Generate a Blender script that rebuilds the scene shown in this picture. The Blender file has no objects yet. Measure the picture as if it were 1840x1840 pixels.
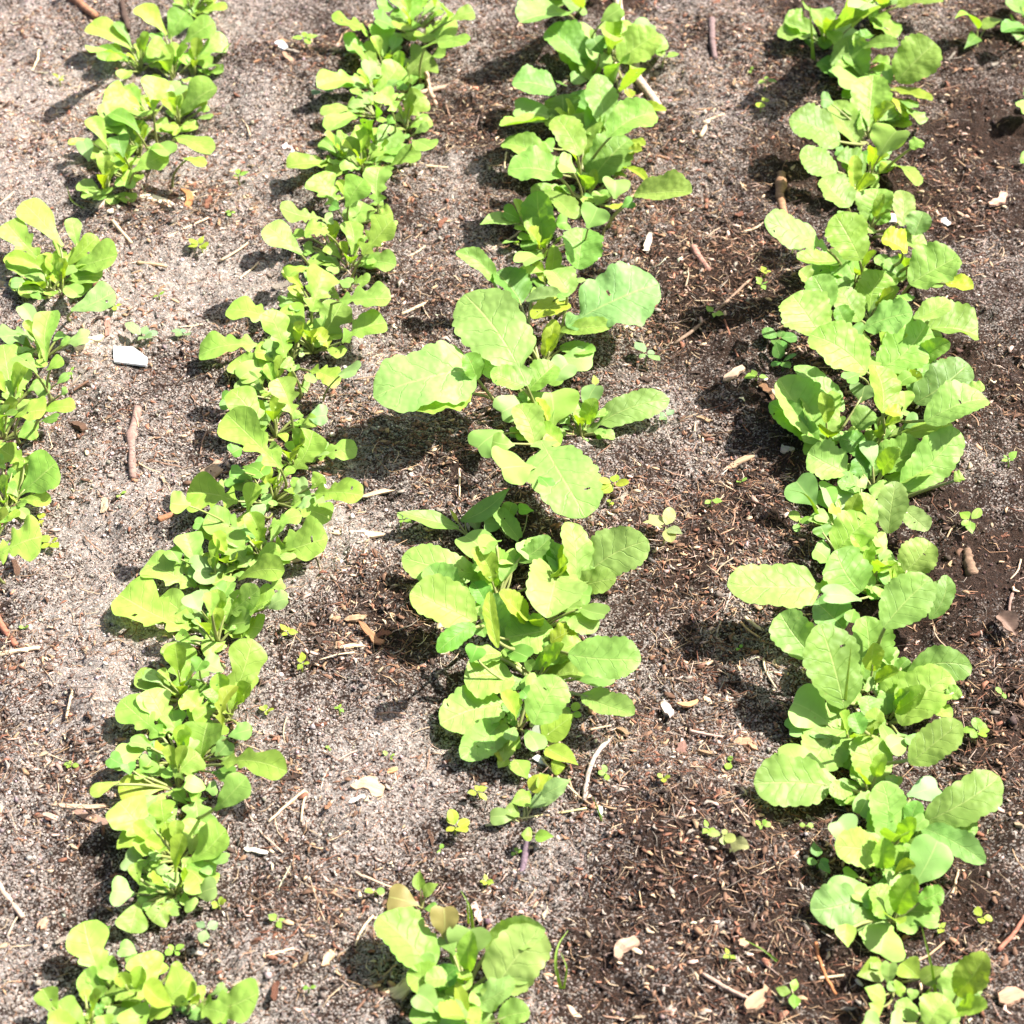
import bpy, math, random
import numpy as np
from mathutils import Vector

# ---------------------------------------------------------------- camera, light, exposure
scene = bpy.context.scene
FPX = 3200.0                 # focal length in pixels of an 1840 px frame
PITCH = math.radians(45.2)   # camera tilt below the horizon
YAW = math.radians(5.6)      # camera turned anticlockwise from the direction of the rows (+Y)
DIST = 1.05                  # metres from the lens to the soil in the middle of the frame
FH = np.array([-math.sin(YAW), math.cos(YAW), 0.0])
RIGHT = np.array([math.cos(YAW), math.sin(YAW), 0.0])
UPZ = np.array([0.0, 0.0, 1.0])
FWD = FH * math.cos(PITCH) - UPZ * math.sin(PITCH)
CUP = FH * math.sin(PITCH) + UPZ * math.cos(PITCH)
CAM = -FWD * DIST

cam_data = bpy.data.cameras.new('camera')
cam = bpy.data.objects.new('camera', cam_data)
scene.collection.objects.link(cam)
cam.location = CAM
cam.rotation_euler = (math.pi / 2 - PITCH, 0.0, YAW)
cam_data.sensor_fit = 'HORIZONTAL'
cam_data.sensor_width = 24.0
cam_data.lens = 24.0 * FPX / 1840.0
cam_data.clip_start = 0.02
cam_data.clip_end = 500.0
cam_data.dof.use_dof = True
cam_data.dof.focus_distance = 1.03
cam_data.dof.aperture_fstop = 9.0
scene.camera = cam

SUN_EL = math.radians(52)
_sh = RIGHT * math.cos(math.radians(16)) + FH * math.sin(math.radians(16))
SUN = _sh * math.cos(SUN_EL) + UPZ * math.sin(SUN_EL)
world = bpy.data.worlds.new('World')
scene.world = world
world.use_nodes = True
wn = world.node_tree
wn.nodes.clear()
sky = wn.nodes.new('ShaderNodeTexSky')
sky.sky_type = 'NISHITA'
sky.sun_disc = False
sky.sun_elevation = SUN_EL
sky.dust_density = 3.5
sky.air_density = 0.8
sky.sun_rotation = math.atan2(SUN[0], SUN[1])
bg = wn.nodes.new('ShaderNodeBackground')
bg.inputs['Strength'].default_value = 0.08
wo = wn.nodes.new('ShaderNodeOutputWorld')
wn.links.new(sky.outputs[0], bg.inputs[0])
wn.links.new(bg.outputs[0], wo.inputs[0])
sun_data = bpy.data.lights.new('sun', 'SUN')
sun_data.energy = 5.0
sun_data.angle = math.radians(0.9)
sun_data.color = (1.0, 0.965, 0.92)
sun = bpy.data.objects.new('sun', sun_data)
scene.collection.objects.link(sun)
sun.rotation_euler = Vector(-SUN).to_track_quat('-Z', 'Y').to_euler()
scene.view_settings.view_transform = 'Standard'
scene.view_settings.look = 'None'
scene.view_settings.gamma = 1.0
scene.view_settings.use_curve_mapping = False
scene.view_settings.exposure = 1.58
scene.cycles.max_bounces = 8
scene.cycles.use_denoising = True

# ---------------------------------------------------------------- helpers
COL = scene.collection
rng = np.random.default_rng(7)


def ray(px, py):
    d = FWD * FPX + RIGHT * (px - 920.0) - CUP * (py - 920.0)
    return d / np.linalg.norm(d)


def at(px, py, h=0.0):
    """The point h metres above the bed on the line of sight through a pixel of the photograph."""
    d = ray(px, py)
    return CAM + d * ((h - CAM[2]) / d[2])


def project(p):
    v = p - CAM
    z = v @ FWD
    return 920 + FPX * (v @ RIGHT) / z, 920 - FPX * (v @ CUP) / z


def depth(p):
    return float((p - CAM) @ FWD)


def nrm(v):
    return v / (np.linalg.norm(v) + 1e-12)


def _hash(ix, iy, seed):
    n = (ix.astype(np.int64) * 374761393 + iy.astype(np.int64) * 668265263 + seed * 974711) & 0xffffffff
    n = ((n ^ (n >> 13)) * 1274126177) & 0xffffffff
    n = (n ^ (n >> 16)) & 0xffffffff
    return n.astype(np.float64) / 4294967295.0


def vnoise(x, y, size, seed):
    """Smooth value noise in -1..1 with features about `size` metres across."""
    x = np.asarray(x, float) / size
    y = np.asarray(y, float) / size
    ix = np.floor(x); iy = np.floor(y)
    fx = x - ix; fy = y - iy
    fx = fx * fx * (3 - 2 * fx); fy = fy * fy * (3 - 2 * fy)
    ix = ix.astype(np.int64); iy = iy.astype(np.int64)
    a = _hash(ix, iy, seed); b = _hash(ix + 1, iy, seed)
    c = _hash(ix, iy + 1, seed); d = _hash(ix + 1, iy + 1, seed)
    return ((a + (b - a) * fx) * (1 - fy) + (c + (d - c) * fx) * fy) * 2 - 1


def soil_low(x, y):
    return (0.0060 * vnoise(x, y, 0.115, 1) + 0.0050 * vnoise(x + .3, y, 0.052, 2)
            + 0.0040 * vnoise(x, y + .7, 0.026, 3))


def soil_high(x, y):
    lump = vnoise(x, y, 0.013, 4)
    c = vnoise(x, y, 0.0068, 5)
    return (0.0026 * lump + 0.0024 * np.abs(c) * (1 + .8 * vnoise(x, y, .05, 9)) + 0.0013 * vnoise(x, y, 0.0042, 6))


def gz(p):
    return float(soil_low(p[0], p[1]))


def new_mesh(name, verts, faces, mat, smooth=True, uv=None):
    me = bpy.data.meshes.new(name)
    me.from_pydata(np.asarray(verts).tolist(), [], np.asarray(faces).tolist() if isinstance(faces, np.ndarray) else faces)
    if smooth:
        me.polygons.foreach_set('use_smooth', np.ones(len(me.polygons), dtype=bool))
    if uv is not None:
        lay = me.uv_layers.new(name='UVMap')
        idx = np.empty(len(me.loops), dtype=np.int32)
        me.loops.foreach_get('vertex_index', idx)
        lay.data.foreach_set('uv', np.asarray(uv, dtype=np.float32)[idx].ravel())
    me.materials.append(mat)
    me.update()
    return me


def link(name, data, parent=None, loc=None, color=None):
    o = bpy.data.objects.new(name, data)
    COL.objects.link(o)
    if parent is not None:
        o.parent = parent
    if loc is not None:
        o.location = [float(v) for v in loc]
    if color is not None:
        o.color = (float(color[0]), float(color[1]), float(color[2]), 1.0)
    return o


def tag(o, label, category, group=None):
    o['label'] = label
    o['category'] = category
    if group:
        o['group'] = group
    return o


# ---------------------------------------------------------------- materials
class NT:
    """Small shortcut for building node trees."""
    def __init__(self, name):
        self.mat = bpy.data.materials.new(name)
        self.mat.use_nodes = True
        self.t = self.mat.node_tree
        self.t.nodes.clear()

    def n(self, kind, **kw):
        nd = self.t.nodes.new(kind)
        ins = kw.pop('ins', {})
        for k, v in kw.items():
            setattr(nd, k, v)
        for k, v in ins.items():
            s = nd.inputs[k]
            if hasattr(v, 'is_linked') or isinstance(v, bpy.types.NodeSocket):
                self.t.links.new(v, s)
            else:
                s.default_value = v
        return nd

    def math(self, op, a, b=None, c=None, clamp=False):
        nd = self.n('ShaderNodeMath', operation=op, use_clamp=clamp)
        for i, v in enumerate((a, b, c)):
            if v is None:
                continue
            if isinstance(v, bpy.types.NodeSocket):
                self.t.links.new(v, nd.inputs[i])
            else:
                nd.inputs[i].default_value = v
        return nd.outputs[0]

    def mix(self, fac, a, b, blend='MIX'):
        nd = self.n('ShaderNodeMix', data_type='RGBA', blend_type=blend)
        for s, v in ((nd.inputs[0], fac), (nd.inputs[6], a), (nd.inputs[7], b)):
            if isinstance(v, bpy.types.NodeSocket):
                self.t.links.new(v, s)
            else:
                s.default_value = v if not isinstance(v, tuple) else (*v, 1.0)[:4]
        return nd.outputs[2]

    def ramp(self, fac, stops, interp='LINEAR'):
        nd = self.n('ShaderNodeValToRGB')
        cr = nd.color_ramp
        cr.interpolation = interp
        while len(cr.elements) < len(stops):
            cr.elements.new(0.5)
        for e, (p, c) in zip(cr.elements, stops):
            e.position = p
            e.color = (c, c, c, 1) if not isinstance(c, tuple) else (*c, 1)
        self.t.links.new(fac, nd.inputs[0])
        return nd.outputs[0]

    def out(self, shader, disp=None):
        o = self.n('ShaderNodeOutputMaterial')
        self.t.links.new(shader, o.inputs['Surface'])
        return self.mat


def leaf_material(name, veins, slope, vein_gain, bump, rough, trans):
    m = NT(name)
    uv = m.n('ShaderNodeUVMap', uv_map='UVMap').outputs[0]
    sep = m.n('ShaderNodeSeparateXYZ', ins={0: uv})
    s = m.math('MULTIPLY_ADD', sep.outputs[0], 2.0, -1.0)
    t = sep.outputs[1]
    info = m.n('ShaderNodeObjectInfo')
    tc = m.n('ShaderNodeTexCoord').outputs['Object']
    wob = m.n('ShaderNodeTexNoise', ins={'Vector': tc, 'Scale': 170.0, 'Detail': 2.0}).outputs[0]
    a = m.math('ABSOLUTE', s)
    side = m.math('SIGN', s)
    # midrib: a narrow line down the middle; side veins: slanting lines on each half
    mid = m.math('SMOOTH_MIN', 1.0, m.math('DIVIDE', a, 0.05), 0.1)
    midline = m.math('SUBTRACT', 1.0, mid, clamp=True)
    ph = m.math('MULTIPLY_ADD', info.outputs['Random'], 3.0, m.math('MULTIPLY', side, 0.21))
    v = m.math('MULTIPLY_ADD', t, float(veins), ph)
    v = m.math('SUBTRACT', v, m.math('MULTIPLY', m.math('POWER', a, 0.8), slope))
    v = m.math('MULTIPLY_ADD', wob, 0.5, v)
    fr = m.math('ABSOLUTE', m.math('SUBTRACT', m.math('FRACT', v), 0.5))
    line = m.math('SUBTRACT', 1.0, m.math('DIVIDE', fr, m.math('MULTIPLY_ADD', a, -0.05, 0.075)), clamp=True)
    line = m.math('MULTIPLY', line, m.math('SUBTRACT', 1.0, m.math('POWER', a, 3.0), clamp=True))
    vor = m.n('ShaderNodeTexVoronoi', feature='SMOOTH_F1', ins={'Vector': tc, 'Scale': 230.0, 'Smoothness': 0.6}).outputs[0]
    net = m.math('MULTIPLY_ADD', vor, 2.2, -0.7, clamp=True)
    big = m.n('ShaderNodeTexNoise', ins={'Vector': tc, 'Scale': 60.0, 'Detail': 3.0}).outputs[0]
    base = info.outputs['Color']
    hs = m.n('ShaderNodeHueSaturation', ins={'Color': base,
             'Hue': m.math('MULTIPLY_ADD', info.outputs['Random'], 0.024, 0.488),
             'Value': m.math('MULTIPLY_ADD', big, 0.6, 0.66)}).outputs[0]
    pale = m.mix(0.5, hs, (0.55, 0.64, 0.22))
    deep = m.mix(1.0, hs, (0.50, 0.66, 0.45), 'MULTIPLY')
    groove = m.math('MAXIMUM', m.math('MULTIPLY', line, vein_gain * 1.5), m.math('MULTIPLY', net, vein_gain * 0.5))
    col = m.mix(groove, hs, deep)
    col = m.mix(m.math('MULTIPLY', midline, 0.8), col, pale)
    spots = m.n('ShaderNodeTexNoise', ins={'Vector': tc, 'Scale': 260.0, 'Detail': 1.0}).outputs[0]
    col = m.mix(m.ramp(spots, [(0.74, 0.0), (0.80, 0.4)]), col, (0.22, 0.20, 0.05))
    hgt = m.math('MULTIPLY_ADD', line, -0.55, m.math('MULTIPLY', vor, -1.3))
    hgt = m.math('ADD', hgt, m.math('MULTIPLY', mid, 0.5))
    bmp = m.n('ShaderNodeBump', ins={'Strength': bump, 'Distance': 0.0012, 'Height': hgt}).outputs[0]
    pr = m.n('ShaderNodeBsdfPrincipled', ins={'Base Color': col, 'Roughness': rough, 'Normal': bmp})
    pr.inputs['Specular IOR Level'].default_value = 0.32
    tcol = m.mix(1.0, col, (1.4, 1.5, 0.35), 'MULTIPLY')
    tr = m.n('ShaderNodeBsdfTranslucent', ins={'Color': tcol, 'Normal': bmp})
    mx = m.n('ShaderNodeMixShader', ins={0: trans, 1: pr.outputs[0], 2: tr.outputs[0]})
    return m.out(mx.outputs[0])


M_ARUGULA = leaf_material('arugula_leaf', 6, 1.1, 0.32, 0.32, 0.5, 0.36)
M_RADISH = leaf_material('radish_leaf', 6, 1.15, 0.28, 0.42, 0.52, 0.38)
M_SEEDLEAF = leaf_material('smooth_seed_leaf', 4, 1.1, 0.12, 0.08, 0.55, 0.30)
M_WEED = leaf_material('weed_leaf', 5, 1.0, 0.3, 0.3, 0.5, 0.34)


def stalk_material():
    m = NT('leaf_stalk')
    info = m.n('ShaderNodeObjectInfo')
    tc = m.n('ShaderNodeTexCoord').outputs['Object']
    no = m.n('ShaderNodeTexNoise', ins={'Vector': tc, 'Scale': 120.0}).outputs[0]
    col = m.mix(m.math('MULTIPLY', no, 0.35), info.outputs['Color'], (0.30, 0.20, 0.10))
    pr = m.n('ShaderNodeBsdfPrincipled', ins={'Base Color': col, 'Roughness': 0.45})
    tr = m.n('ShaderNodeBsdfTranslucent', ins={'Color': col})
    mx = m.n('ShaderNodeMixShader', ins={0: 0.25, 1: pr.outputs[0], 2: tr.outputs[0]})
    return m.out(mx.outputs[0])


M_STALK = stalk_material()


def soil_material():
    m = NT('sandy_garden_soil')
    tc = m.n('ShaderNodeTexCoord').outputs['Object']
    moist_shade = m.n('ShaderNodeAttribute', attribute_name='moist_shade').outputs['Fac']
    n1 = m.n('ShaderNodeTexNoise', ins={'Vector': tc, 'Scale': 13.0, 'Detail': 6.0, 'Roughness': 0.6}).outputs[0]
    n2 = m.n('ShaderNodeTexNoise', ins={'Vector': tc, 'Scale': 120.0, 'Detail': 4.0, 'Roughness': 0.7}).outputs[0]
    f = m.math('ADD', moist_shade, m.math('MULTIPLY_ADD', n1, 1.9, -0.95))
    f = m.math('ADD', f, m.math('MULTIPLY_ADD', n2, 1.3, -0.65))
    g1 = m.n('ShaderNodeTexVoronoi', feature='F1', ins={'Vector': tc, 'Scale': 1150.0, 'Randomness': 1.0})
    rnd = m.n('ShaderNodeSeparateColor', ins={0: g1.outputs['Color']})
    # every grain is either a pale sand grain or a dark humus crumb; damp places and the painted row shade hold more of the dark ones
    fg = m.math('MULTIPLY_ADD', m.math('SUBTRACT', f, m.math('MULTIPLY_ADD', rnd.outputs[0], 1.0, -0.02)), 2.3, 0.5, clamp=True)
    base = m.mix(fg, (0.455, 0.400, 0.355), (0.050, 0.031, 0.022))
    grain = m.ramp(rnd.outputs[2], [(0.0, 0.55), (0.3, 0.8), (0.7, 1.05), (1.0, 1.45)])
    col = m.mix(1.0, base, grain, 'MULTIPLY')
    hue = m.ramp(rnd.outputs[1], [(0.0, (1.10, 0.96, 0.86)), (0.4, (1.0, 1.0, 1.0)), (0.8, (0.97, 1.0, 1.03)), (1.0, (1.35, 0.85, 0.62))])
    col = m.mix(0.8, col, m.mix(1.0, col, hue, 'MULTIPLY'))
    g2 = m.n('ShaderNodeTexVoronoi', feature='F1', ins={'Vector': tc, 'Scale': 330.0, 'Randomness': 1.0})
    rn2 = m.n('ShaderNodeSeparateColor', ins={0: g2.outputs['Color']})
    col = m.mix(1.0, col, m.ramp(rn2.outputs[0], [(0.0, 0.62), (0.4, 0.95), (0.9, 1.08), (1.0, 1.3)]), 'MULTIPLY')
    n3 = m.n('ShaderNodeTexNoise', ins={'Vector': tc, 'Scale': 520.0, 'Detail': 6.0, 'Roughness': 0.8}).outputs[0]
    hgt = m.math('MULTIPLY_ADD', g1.outputs['Distance'], -0.5, m.math('MULTIPLY', n3, 2.0))
    bmp = m.n('ShaderNodeBump', ins={'Strength': 1.0, 'Distance': 0.0022, 'Height': hgt}).outputs[0]
    pr = m.n('ShaderNodeBsdfPrincipled', ins={'Base Color': col, 'Roughness': 0.95, 'Normal': bmp})
    pr.inputs['Specular IOR Level'].default_value = 0.15
    return m.out(pr.outputs[0])


M_SOIL = soil_material()


def tinted_material(name, attr, rough, lo, hi, scale, stretch=(1, 1, 1), bump=0.4):
    """Colour from the object (attr None) or from a per-piece colour attribute, with grain."""
    m = NT(name)
    tc = m.n('ShaderNodeTexCoord').outputs['Object']
    mp = m.n('ShaderNodeMapping', ins={'Vector': tc, 'Scale': stretch}).outputs[0]
    no = m.n('ShaderNodeTexNoise', ins={'Vector': mp, 'Scale': scale, 'Detail': 5.0, 'Roughness': 0.7}).outputs[0]
    if attr:
        base = m.n('ShaderNodeAttribute', attribute_name=attr).outputs['Color']
    else:
        base = m.n('ShaderNodeObjectInfo').outputs['Color']
    col = m.mix(1.0, base, m.ramp(no, [(0.25, lo), (0.75, hi)]), 'MULTIPLY')
    bmp = m.n('ShaderNodeBump', ins={'Strength': bump, 'Distance': 0.0008, 'Height': no}).outputs[0]
    pr = m.n('ShaderNodeBsdfPrincipled', ins={'Base Color': col, 'Roughness': rough, 'Normal': bmp})
    pr.inputs['Specular IOR Level'].default_value = 0.2
    return m.out(pr.outputs[0])


M_WOOD = tinted_material('weathered_wood', None, 0.85, 0.45, 1.35, 260.0, (0.18, 2.2, 2.2), 0.8)
M_BARK = tinted_material('twig_bark', None, 0.85, 0.4, 1.4, 320.0, (0.5, 1.5, 1.5), 0.8)
M_STRAW = tinted_material('dry_straw', None, 0.6, 0.7, 1.2, 300.0, (0.2, 2, 2), 0.3)
M_PLASTIC = tinted_material('white_plastic', None, 0.4, 0.94, 1.02, 60.0, (1, 1, 1), 0.05)
M_CRUMB = tinted_material('soil_crumb', 'tint', 0.95, 0.6, 1.35, 900.0)
M_LITTER = tinted_material('bark_litter', 'tint', 0.85, 0.55, 1.3, 700.0)
# ---------------------------------------------------------------- the ground: one sheet, dense under the camera, coarse out to the horizon
def axis(lo, hi, step, far=60.0):
    core = np.arange(lo, hi + step * 0.5, step)
    out = []
    d, p = step * 1.6, 0.0
    while p < far:
        p += d
        out.append(p)
        d *= 1.5
    out = np.array(out)
    return np.concatenate([lo - out[::-1], core, core[-1] + out])


X0, X1, Y0, Y1 = -0.60, 0.56, -0.40, 0.72
gx = axis(X0, X1, 0.0021)
gy = axis(Y0, Y1, 0.0021)
GX, GY = np.meshgrid(gx, gy)
inside = ((GX > X0 - .03) & (GX < X1 + .03) & (GY > Y0 - .03) & (GY < Y1 + .03)).astype(float)
GZ = soil_low(GX, GY) + soil_high(GX, GY) * inside
nx, ny = len(gx), len(gy)
V = np.stack([GX.ravel(), GY.ravel(), GZ.ravel()], 1).astype(np.float32)
ii = np.arange(nx * ny).reshape(ny, nx)
F = np.stack([ii[:-1, :-1].ravel(), ii[:-1, 1:].ravel(), ii[1:, 1:].ravel(), ii[1:, :-1].ravel()], 1).astype(np.int32)
me = bpy.data.meshes.new('ground')
me.vertices.add(len(V)); me.vertices.foreach_set('co', V.ravel())
me.loops.add(F.size); me.loops.foreach_set('vertex_index', F.ravel())
me.polygons.add(len(F))
me.polygons.foreach_set('loop_start', np.arange(0, F.size, 4, dtype=np.int32))
me.polygons.foreach_set('loop_total', np.full(len(F), 4, dtype=np.int32))
me.update(calc_edges=True)
me.polygons.foreach_set('use_smooth', np.ones(len(F), dtype=bool))
# how dark the soil is, from damp and from shade painted along the rows: the bed is drier on the -X side, with damp and dry patches of their own
MOIST_SPOTS = [(1720, 260, .10, .35), (1330, 900, .09, .3), (1300, 560, .07, .22), (780, 880, .06, .25), (1380, 1650, .06, .3),
               (700, 560, .05, .2), (860, 200, .05, .22), (560, 120, .05, .18), (90, 1520, .05, .15), (720, 1120, .05, .25),
               (300, 760, .04, .12), (250, 1000, .05, .2), (1780, 1150, .06, .3), (1700, 1000, .05, .2),
               (60, 200, .12, -.3), (450, 330, .05, -.22), (300, 560, .06, -.25), (150, 900, .07, -.3), (560, 1380, .08, -.28),
               (760, 420, .045, -.25), (1160, 720, .04, -.18), (1200, 300, .05, -.15), (1700, 330, .02, -.2), (860, 1540, .06, -.12),
               (540, 1000, .05, -.2), (60, 1250, .06, -.2), (1200, 1560, .06, -.05), (680, 1120, .035, .3), (1100, 1480, .06, -.12)]


def moist_shade_at(x, y):
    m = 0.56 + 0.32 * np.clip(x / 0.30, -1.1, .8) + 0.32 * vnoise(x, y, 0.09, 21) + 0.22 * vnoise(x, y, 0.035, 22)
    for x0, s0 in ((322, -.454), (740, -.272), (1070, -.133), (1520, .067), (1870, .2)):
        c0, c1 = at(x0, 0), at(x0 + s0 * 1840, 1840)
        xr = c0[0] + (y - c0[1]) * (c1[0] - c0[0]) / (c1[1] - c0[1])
        m = m + .20 * np.exp(-((x - xr + .015) / .05) ** 2)        # plants' shade beside the rows painted into the soil, plus some damp
    for px, py, r, a in MOIST_SPOTS:
        c = at(px, py)
        m = m + a * np.exp(-((x - c[0]) ** 2 + (y - c[1]) ** 2) / (r * r))
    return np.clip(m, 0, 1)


att = me.attributes.new('moist_shade', 'FLOAT', 'POINT')
att.data.foreach_set('value', moist_shade_at(GX.ravel(), GY.ravel()).astype(np.float32))
me.materials.append(M_SOIL)
ground = link('ground', me)
ground['kind'] = 'structure'
ground['label'] = 'sandy brown garden soil of the vegetable bed'
# ---------------------------------------------------------------- leaves
PROFILE = {
    'a': [(0, .05), (.12, .10), (.30, .22), (.50, .38), (.68, .48), (.80, .50), (.90, .42), (.96, .29), (1, .02)],
    'l': [(0, .06), (.07, .10), (.13, .27), (.18, .33), (.23, .16), (.30, .13), (.37, .33), (.43, .40), (.48, .30),
          (.56, .36), (.70, .48), (.80, .50), (.90, .41), (.96, .28), (1, .02)],
    'r': [(0, .06), (.06, .19), (.14, .31), (.30, .43), (.50, .50), (.68, .49), (.82, .41), (.92, .28), (.97, .17), (1, .02)],
    'R': [(0, .04), (.05, .16), (.10, .21), (.14, .09), (.18, .09), (.24, .30), (.32, .40), (.45, .47), (.58, .50), (.72, .48),
          (.84, .40), (.93, .27), (.97, .17), (1, .02)],
    'c': [(0, .06), (.12, .11), (.26, .25), (.42, .40), (.60, .49), (.74, .50), (.85, .46), (.92, .37), (.97, .24), (1, .02)],
    'o': [(0, .04), (.12, .26), (.3, .44), (.5, .50), (.7, .46), (.85, .34), (.95, .19), (1, .02)],
    'd': [(0, .05), (.08, .26), (.20, .44), (.34, .50), (.52, .45), (.70, .31), (.86, .14), (1, .01)],
    'p': [(0, .08), (.15, .28), (.34, .47), (.48, .50), (.64, .43), (.80, .26), (.92, .10), (1, .01)],
    'g': [(0, .5), (.4, .48), (.75, .32), (1, .02)],
}
LMAT = {'a': M_ARUGULA, 'l': M_ARUGULA, 'r': M_RADISH, 'R': M_RADISH, 'c': M_SEEDLEAF, 'o': M_WEED, 'd': M_WEED, 'p': M_WEED, 'g': M_WEED}
TONE = {'a': (.282, .440, .074), 'l': (.282, .445, .074), 'r': (.265, .425, .084), 'R': (.268, .425, .105), 'c': (.250, .405, .095),
        'o': (.29, .42, .065), 'd': (.27, .41, .065), 'p': (.220, .36, .080), 'g': (.27, .40, .05)}


def hermite(pts, t):
    x = np.array([p[0] for p in pts]); y = np.array([p[1] for p in pts])
    m = np.gradient(y, x)
    i = np.clip(np.searchsorted(x, t, side='right') - 1, 0, len(x) - 2)
    h = x[i + 1] - x[i]
    u = (t - x[i]) / h
    return np.maximum((2 * u**3 - 3 * u**2 + 1) * y[i] + (u**3 - 2 * u**2 + u) * h * m[i]
                      + (-2 * u**3 + 3 * u**2) * y[i + 1] + (u**3 - u**2) * h * m[i + 1], 0.004)


def blade(P0, P1, W, width, kind, R, hump=0.10, cup=0.18, fine=True):
    """A leaf blade as a curved sheet: vertices, quads and (across, along) coordinates."""
    L = np.linalg.norm(P1 - P0)
    nt, ns = {'r': (40, 10), 'R': (44, 10), 'l': (28, 8), 'a': (18, 8), 'c': (22, 10), 'g': (8, 2)}.get(kind, (12, 6))
    if not fine:
        nt, ns = max(7, nt // 2), max(4, ns // 2)
    u = np.linspace(0, 1, nt + 1)
    t = 1 - (1 - u) ** 1.4
    s = np.linspace(-1, 1, ns + 1)
    prof = []
    for k in range(2):
        tt = np.clip(t + 0.025 * np.sin(2 * np.pi * (t * R.uniform(.8, 1.6) + R.random())) * np.sin(np.pi * t), 0, 1)
        f = hermite(PROFILE[kind], tt) * R.uniform(.94, 1.06)
        if kind in 'rR':
            n = R.uniform(7, 10)
            f = f * (1 - 0.10 * (1 - np.abs(np.sin(np.pi * (n * t + R.random())))) ** 1.3)
            f = f * (1 + 0.06 * np.sin(2 * np.pi * (R.uniform(1.2, 2.4) * t + R.random())))
        elif kind in 'al':
            f = f * (1 + (0.05 if kind == 'a' else .08) * np.sin(2 * np.pi * (R.uniform(1.6, 3.2) * t + R.random())))
        prof.append(f)
    T, S = np.meshgrid(t, s, indexing='ij')
    half = np.where(S < 0, prof[0][:, None], prof[1][:, None])
    X = S * half * width
    A = np.abs(S)
    D = nrm(P1 - P0)
    N = nrm(np.cross(W, D))
    C = (P0 + P1) / 2 + N * hump * L
    along = T.copy()
    if kind == 'c':
        nk = R.uniform(.04, .15)
        along = along - nk * np.exp(-(X / (.15 * width)) ** 2) * np.clip((T - .5) / .5, 0, 1) ** 2
    bend = R.normal(0, .05) * L
    sp = ((1 - along) ** 2)[..., None] * P0 + (2 * along * (1 - along))[..., None] * C + (along ** 2)[..., None] * P1
    sp = sp + W * (bend * np.sin(np.pi * along))[..., None]
    tan = (2 * (1 - along))[..., None] * (C - P0) + (2 * along)[..., None] * (P1 - C)
    tan = tan / np.linalg.norm(tan, axis=-1, keepdims=True)
    tw = R.normal(0, .22) * (T - .3)
    Nn = np.cross(np.broadcast_to(W, tan.shape), tan)
    Nn = Nn / np.linalg.norm(Nn, axis=-1, keepdims=True)
    Wt = W * np.cos(tw)[..., None] + Nn * np.sin(tw)[..., None]
    Nt = Nn * np.cos(tw)[..., None] - W * np.sin(tw)[..., None]
    z = cup * (np.sqrt(X ** 2 + (0.06 * width) ** 2) - 0.06 * width)
    wav = {'r': .045, 'R': .055, 'l': .05, 'a': .04, 'c': .03, 'p': .04}.get(kind, .02)
    for k in range(2):
        msk = (S < 0) if k == 0 else (S >= 0)
        z = z + msk * wav * width * np.sin(2 * np.pi * (R.uniform(1.4, 2.8) * T + R.random())) * A ** 2 * np.sin(np.pi * np.clip(T, 0, 1)) ** .5
    if kind in 'rR':
        ph = R.random()
        q = np.abs(np.sin(np.pi * (6 * T - 1.15 * A ** .8 + ph + 0.21 * np.sign(S))))
        z = z + 0.009 * width * (q - .5) * np.minimum(A * 3, 1) * (1 - A ** 3)
    z = z - R.uniform(0.0, .10) * L * np.clip(T - .7, 0, 1) ** 2 * 3
    P = sp + Wt * X[..., None] + Nt * z[..., None]
    V = P.reshape(-1, 3)
    idx = np.arange((nt + 1) * (ns + 1)).reshape(nt + 1, ns + 1)
    Fq = np.stack([idx[:-1, :-1].ravel(), idx[:-1, 1:].ravel(), idx[1:, 1:].ravel(), idx[1:, :-1].ravel()], 1)
    if kind in 'rRal' and fine and R.random() < .22:            # a slot eaten by a flea beetle
        hole = R.integers(int(nt * .35), int(nt * .8)) * ns + R.integers(1, ns - 1)
        Fq = np.delete(Fq, [hole], axis=0)
    UV = np.stack([(S.ravel() + 1) / 2, T.ravel()], 1)
    return V, Fq, UV


def tube(pts, radii, sides=6, cap=True):
    pts = np.asarray(pts, float); n = len(pts)
    tan = np.gradient(pts, axis=0)
    tan = tan / (np.linalg.norm(tan, axis=1, keepdims=True) + 1e-12)
    ref = np.array([0.31, 0.17, 0.93])
    a = np.cross(tan, ref); a = a / (np.linalg.norm(a, axis=1, keepdims=True) + 1e-12)
    b = np.cross(tan, a)
    th = np.linspace(0, 2 * np.pi, sides, endpoint=False)
    ring = np.cos(th)[None, :, None] * a[:, None] + np.sin(th)[None, :, None] * b[:, None]
    r = np.asarray(radii, float)
    r = r[:, None, None] if r.ndim == 1 else r[:, :, None]
    V = (pts[:, None] + ring * r).reshape(-1, 3)
    F = []
    for i in range(n - 1):
        for j in range(sides):
            k = (j + 1) % sides
            F.append([i * sides + j, i * sides + k, (i + 1) * sides + k, (i + 1) * sides + j])
    if cap:
        F.append(list(range(sides))[::-1])
        F.append([(n - 1) * sides + j for j in range(sides)])
    return V, F


def bez(P0, C, P1, n=7):
    t = np.linspace(0, 1, n)[:, None]
    return (1 - t) ** 2 * P0 + 2 * t * (1 - t) * C + t ** 2 * P1


STALK_TONE = {'a': (.30, .36, .10), 'r': (.34, .38, .13), 'w': (.32, .34, .12)}


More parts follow.
